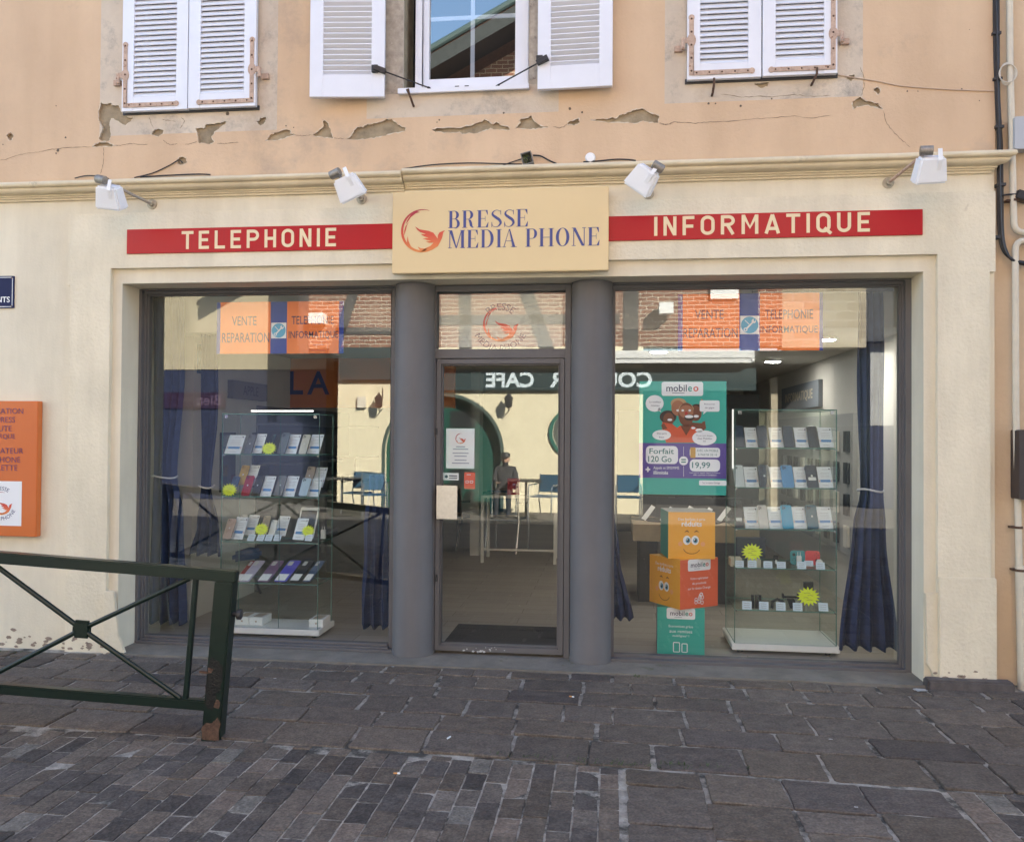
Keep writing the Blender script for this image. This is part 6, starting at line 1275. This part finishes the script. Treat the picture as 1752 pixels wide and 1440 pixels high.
def logo(o, fr, s, lines, icon):
    m = MB(); m.rrect(fr, -s*.30, s*.30, s*.26, s*.50, s*.04, .0006); m.build('white_panel', whitep, o)
    m = MB(); m.text(fr, 'mobil', -s*.075, s*.385, w=s*.30, h=s*.10, bold=.01, d=.002); m.rect(fr, -s*.14, s*.02, s*.30, s*.307, .002); m.build('dark_lettering', ink, o)
    m = MB(); m.text(fr, 'e', s*.125, s*.373, h=s*.075, bold=.015, d=.002); m.build('logo_letter', MATS['print_teal_dark'], o); m = MB(); m.text(fr, 'o', s*.205, s*.373, h=s*.075, bold=.02, d=.002); m.build('logo_dot', MATS['print_coral'], o)
    m = MB()
    for k, t_ in enumerate(lines): m.text(fr, t_, 0, s*(.10-.10*k), h=s*.065, bold=.0, d=.0012)
    if icon == 'phones':
        for x_, w_ in ((-s*.09,s*.065),(s*.08,s*.055)): P = rrp(x_-w_, x_+w_, -s*.44, -s*.24 if x_ < 0 else -s*.26, .006); m.stroke(fr, P+[P[0]], s*.018, .0012)
    else:
        rn = random.Random(5)
        for k in range(9): cx_, cz_ = rn.uniform(-.09,.09)*s, -.32*s+rn.uniform(-.10,.10)*s; P = [(cx_+s*.035*cos(a*pi/8), cz_+s*.035*sin(a*pi/8)) for a in range(17)]; m.stroke(fr, P, s*.013, .0012+.0002*k)
    m.build('white_lettering', whitep, o)
YS = .62; kk = (YS-.16-CAMY)/FPX
s1 = 79*kk; zc1 = at(1166,1112,YS-.16).z
top_ = mat('cube_top', (.50,.48,.44), .5)
s_b = 78*kk; cB = at(1166,1080,YS-.16); z0b = FZ+.02
z_mid = at(1180,1046,YS-.18).z; z_top = at(1182,972,YS-.15).z
sB = z_mid-FZ; o, F_ = cube(cB.x, YS, FZ, 0.0+max(.34, 78*kk), R(-2), [cteal, cteal, cvio, cteal, cteal, cteal], 'teal cube at the bottom of the stack, lettered with phone outlines')
logo(o, F_('f'), 78*kk, ('Economisez grâce','aux remises','multilignes* !'), 'phones')
sM = .36; o2, F2 = cube(at(1171,1000,YS-.1).x, YS, FZ+max(.34, 78*kk)+.001, sM, R(-55), [amber, coral, cvio, amber, amber, amber], 'cube turned on edge, smiling amber face left and coral face right')
zt_ = FZ+max(.34, 78*kk)+.001+sM+.001
o2.rotation_euler = (0,0,0); 
face(o2, F2('l') if False else F2('f'), sM); logo(o2, F2('r'), sM, ('Votre opérateur','de proximité','sur le réseau Orange'), 'net')
sT = .345; o3, F3 = cube(at(1178,930,YS-.12).x, YS, zt_, sT, R(6), [amber, amber, cteal, top_, amber, amber], 'amber cube with smiling face on top of the stack'); face(o3, F3('f'), sT)
# ------------------------------------------------------------------ furniture further inside
wood = mat('desk_wood', (.34,.25,.15), .6, var=.15, vs=8)
dk = thing('display_desk', (at(1170,915,2.6).x, 2.9, FZ), 'long brown desk with black legs behind the stacked cubes', 'desk')
a_, b_ = at(1083,905,2.3), at(1300,905,2.3); zt = at(1160,898,2.3).z; m = MB(); m.box(a_.x, b_.x, 2.3, 3.1, zt-.16, zt); m.build('desk_top', wood, dk, bevel=.004)
for x_ in (a_.x+.06, a_.x+.55, b_.x-.4): m = MB(); m.box(x_, x_+.18, 2.4, 3.0, FZ, zt-.16); m.build('leg', darkm, dk)
def laptop(px, py, Y, rz, label):
    p = at(px, py, Y); t = thing('laptop', (p.x, Y, zt), label, 'laptop', 'laptops on the brown desk'); M = Matrix.Translation((p.x,Y,zt)) @ Matrix.Rotation(R(rz),4,'Z'); M3 = M.to_3x3()
    m = MB(); m.obox(M @ Vector((0,0,.010)), .32,.22,.016, M3); m.build('keyboard_deck', mat('laptop_dark',(.03,.03,.033),.4), t, bevel=.003, seg=1)
    m = MB(); Mt = M3 @ Matrix.Rotation(R(-22),3,'X'); m.obox(M @ Vector((0,.15,.125)), .32,.010,.22, Mt); l_ = m.build('lid', mat('laptop_dark',(.03,.03,.033),.4), t, bevel=.003, seg=1)
    m = MB(); m.obox(M @ Vector((.05,-.13,.085)), .05,.004,.17, M3 @ Matrix.Rotation(R(-30),3,'X') @ Matrix.Rotation(R(28),3,'Y')); m.build('price_strip', paper, t)
for k, (px_, Y_, rz_) in enumerate(((1108,2.75,-20),(1140,2.6,-22),(1172,2.75,-20),(1206,2.6,-24),(1236,2.75,-22))): laptop(px_, 880, Y_, rz_, ('first','second','third','fourth','fifth')[k]+' laptop from the left on the brown desk, turned sideways')
# white frame table behind the door, with its boxes
YT = 4.6; p0, p1 = at(823,850,YT), at(952,850,YT); z_t = at(888,848,YT).z; tb_ = thing('white_table', ((p0.x+p1.x)/2, YT+.3, FZ), 'narrow white frame table seen through the door', 'table'); wm = mat('table_white', (.66,.64,.58), .5)
m = MB(); m.box(p0.x, p1.x, YT, YT+.55, z_t-.03, z_t); m.build('table_top', wm, tb_, bevel=.003)
for x_ in (p0.x+.018, p1.x-.018):
    for y_ in (YT+.02, YT+.53): m = MB(); m.box(x_-.017, x_+.017, y_-.017, y_+.017, FZ, z_t-.03); m.build('leg', wm, tb_)
m = MB(); m.box(p0.x+.035, p1.x-.035, YT+.01, YT+.03, at(888,941,YT).z-.012, at(888,941,YT).z+.012); m.build('stretcher', wm, tb_)
def block(x0, x1, y0, zb, Y, dep, m_, name, label, cat):
    a_ = at(x0, 800, Y); b_ = at(x1, 800, Y); q = MB(); q.box(a_.x, b_.x, Y, Y+dep, zb, at(x0, y0, Y).z); return tag(q.build(name, m_, bevel=.004, seg=1), label, cat)
block(868,889,818,z_t+.001,YT+.15,.12,mat('carton_red',(.40,.02,.03),.5),'display_box','red box standing on the white table behind the door','box')
block(892,912,826,z_t+.001,YT+.15,.12,mat('carton_grey',(.36,.34,.31),.6),'display_box','pale grey box on the white table behind the door','box')
block(826,846,841,z_t+.001,YT+.2,.10,darkm,'hand_scanner','low black device on the left of the white table','device')
# counter, monitors and pictures behind the left cabinet
m = MB(); a_, b_ = at(560,800,3.6), at(700,800,3.6); zc = at(600,823,3.6).z; m.box(a_.x, b_.x, 3.6, 4.2, FZ, zc); tag(m.build('shop_counter', mat('counter_dark',(.06,.07,.065),.5), bevel=.006), 'dark shop counter behind the left glass cabinet', 'counter')
def monitor(px0, px1, py0, py1, Y, zb, label):
    a_, b_ = at(px0,py1,Y), at(px1,py0,Y); t = thing('monitor', ((a_.x+b_.x)/2, Y, zb), label, 'monitor'); cx = (a_.x+b_.x)/2
    m = MB(); m.box(a_.x, b_.x, Y, Y+.03, max(a_.z,zb+.06), b_.z); m.build('screen', black, t, bevel=.004, seg=1); m = MB(); m.tube([(cx,Y+.04,zb),(cx,Y+.04,(a_.z+b_.z)/2)], .02, 8); m.box(cx-.11,cx+.11,Y-.06,Y+.12,zb,zb+.012); m.build('stand', darkm, t)
monitor(560,608,782,818,3.75,zc,'black monitor standing on the dark counter')
MB_ = MB(); a_, b_ = at(398,700,2.2), at(456,668,2.2); 
MB_.box(-3.589, -3.54, 1.65, 2.45, 1.95, 2.12); shp = MB_.build('wall_sign', mat('sign_taupe',(.16,.145,.13),.6)); tag(shp, 'taupe sign with thin black capitals on the left inner wall', 'sign'); l = MB(); l.text(Fr((-3.539,2.05,2.035),(0,1,0),(0,0,1)), 'APPLE', 0, 0, h=.09, bold=0, d=.002); l.build('lettering', black, shp)
for k, (y_, z_, w_, h_, m_, lb) in enumerate(((1.05,2.27,.28,.26,mat('picture_blue',(.05,.12,.25),.4,var=.9,vs=12),'blue landscape picture high on the left inner wall'),(1.5,1.35,.3,.55,darkm,'dark framed panel on the left inner wall nearer the glass'),(2.2,1.35,.3,.55,darkm,'dark framed panel on the left inner wall behind the curtain'))):
    q = MB(); q.box(-3.589,-3.57,y_,y_+w_,z_-h_/2,z_+h_/2); o = q.build('wall_picture', m_, bevel=.004, seg=1); tag(o, lb, 'picture')
sh_ = thing('wall_shelf', (-3.2, 3.2, FZ), 'dark shelving along the left inner wall behind the left cabinet', 'shelf')
m = MB(); m.box(-3.589,-3.57,2.3,5.3,FZ,1.9); m.build('back_panel', mat('shelf_grey',(.12,.12,.115),.6), sh_)
for z_ in (.5,.9,1.3,1.7): m = MB(); m.box(-3.57,-3.15,2.3,5.3,z_,z_+.02); m.build('shelf', mat('shelf_grey',(.12,.12,.115),.6), sh_)
ac = thing('lounge_chair', (at(365,950,1.9).x, 2.0, FZ), 'low blue lounge chair with dark splayed legs left of the left cabinet', 'chair'); ca = ORG[ac.name]; lb_ = mat('chair_blue', (.025,.07,.20), .8)
m = MB(); m.obox(ca+Vector((0,0,.42)), .62,.6,.10, Matrix.Rotation(R(-25),3,'Z')); m.build('seat', lb_, ac, bevel=.03); m = MB(); m.obox(ca+Vector((-.18,.28,.60)), .62,.09,.34, Matrix.Rotation(R(25),3,'Z') @ Matrix.Rotation(R(-10),3,'X')); m.build('backrest', lb_, ac, bevel=.03)
for dx, dy in ((-.24,-.2),(.22,-.24),(-.2,.22),(.26,.2)): m = MB(); m.tube([ca+Vector((dx*.8,dy*.8,.37)), ca+Vector((dx*1.3,dy*1.2,0))], [.022,.012], 8); m.build('leg', darkm, ac)
# right inner wall: sloping sign, hanging goods, back wall cabinet
q = MB(); q.box(IX1-.05, IX1-.001, 3.6, 5.6, 1.95, 2.25); o = q.build('wall_sign', mat('sign_slate',(.13,.15,.18),.6), bevel=.004, seg=1); tag(o, 'slate grey sign lettered INFORMATIQUE on the right inner wall', 'sign'); l = MB(); l.text(Fr((IX1-.051,4.6,2.10),(0,-1,0),(0,0,1)), 'INFORMATIQUE', 0, 0, w=1.5, h=.13, bold=.02, d=.002); l.build('lettering', mat('sign_beige',(.45,.40,.30),.6), o)
pg = thing('goods_rack', (IX1-.06, 3.0, .5), 'pegboard of packaged cables on the right inner wall behind the right cabinet', 'rack'); m = MB(); m.box(IX1-.04, IX1-.001, 2.3, 5.8, .5, 1.85); m.build('board', mat('board_grey',(.34,.34,.33),.7), pg)
rn = random.Random(11)
for i in range(9):
    for j in range(4):
        y_ = 2.45+i*.37; z_ = 1.68-j*.30; m = MB(); m.box(IX1-.075, IX1-.045, y_-.06, y_+.06, z_-.20, z_); m.build('hanging_pack', [darkm, carton, mat('pack_grey',(.2,.21,.22),.5), black][rn.randrange(4)], pg)
bc = MB(); a_, b_ = at(1258,800,7.6), at(1290,700,7.6); bc.box(at(1240,800,7.6).x, at(1300,800,7.6).x, 7.6, 8.2, FZ, at(1270,675,7.6).z); tag(bc.build('steel_cupboard', mat('cupboard_grey',(.16,.17,.19),.5), bevel=.01), 'tall grey cupboard at the back behind the right cabinet', 'cupboard')
bc = MB(); bc.box(at(1056,800,8.4).x, at(1094,800,8.4).x, 8.4, 9.0, FZ, at(1070,702,8.4).z); tag(bc.build('tall_cupboard', mat('cupboard_dark',(.06,.065,.065),.5), bevel=.01), 'dark tall cupboard at the back beside the right column', 'cupboard')
m = MB(); a_, b_ = at(758,1080,.5), at(955,1080,.5); m.box(a_.x, b_.x, .5, 1.15, FZ+.001, FZ+.014); tag(m.build('door_mat', mat('mat_black',(.02,.02,.021),.95, bump=.5, bs=200), bevel=.004), 'dark ribbed mat just inside the entrance door', 'mat')
# ------------------------------------------------------------------ litter and weeds on the paving
but = mat('butt_orange', (.62,.30,.10), .8)
for k, (px_, py_, r_, lb) in enumerate(((679,1322,5,'orange cigarette butt on the cobbles below the door'),(768,1261,70,'pale cigarette butt on the paving before the door'),(978,1191,-20,'orange cigarette butt on the paving by the right column'))):
    p = gd(px_, py_, .009); d = Vector((cos(R(r_)), sin(R(r_)), 0))*.016; m = MB(); m.tube([p-d, p+d*.2], .0042, 8); o = m.build('cigarette_butt', but if k != 1 else paper, origin=p); tag(o, lb, 'cigarette butt', 'cigarette butts'); m = MB(); m.tube([p+d*.2, p+d], .0042, 8); m.build('paper_end', paper, o)
for k, (px_, py_, s_, lb) in enumerate(((1575,1180,.05,'torn white paper on the paving by the right jamb'),(1421,1264,.012,'small white paper scrap on the slabs left of the lower right cobbles'),(672,1140,.012,'white gum stain before the left column'),(693,1138,.0,'x'),(1465,1380,.009,'white pebble scrap in the lower right slabs'),(470,1160,.011,'white scrap in a joint left of the door'))):
    if not s_: continue
    p = gd(px_, py_, .004); m = MB(); m.prism(Fr(p, (1,0,0), (0,1,0)), rough([(s_*cos(a*pi/3), s_*.6*sin(a*pi/3)) for a in range(6)], 2, s_*.25), 0, .0015); tag(m.build('paper_scrap', mat('trodden_paper', (.40,.39,.37), .9), origin=p), lb, 'litter', 'pale scraps on the paving')
gr = MB(); rn = random.Random(4)
for cx, cy, sx_, nn in ((1055,1307,.18,70),(1190,1308,.10,40),(1091,1157,.03,25),(885,1293,.10,30),(5,1115,.10,40),(1040,1300,.4,30)):
    p = gd(cx, cy)
    for k in range(nn):
        b0 = p + Vector((rn.gauss(0,sx_), rn.gauss(0,.006), -.004)); h_ = rn.uniform(.006,.022); a_ = rn.uniform(0,6.3); d = Vector((cos(a_), sin(a_), 0)); s_ = Vector((-sin(a_), cos(a_), 0))*.002
        gr.add([b0-s_, b0+s_, b0+d*h_*.5+Vector((0,0,h_*.7))+s_*.7, b0+d*h_*.9+Vector((0,0,h_))], [(0,1,2,3)])
tag(gr.build('joint_weeds', mat('weed_green', (.05,.085,.02), .8), origin=gd(1055,1307)), kind='stuff', label='tiny green weeds growing in the paving joints', cat='weeds')
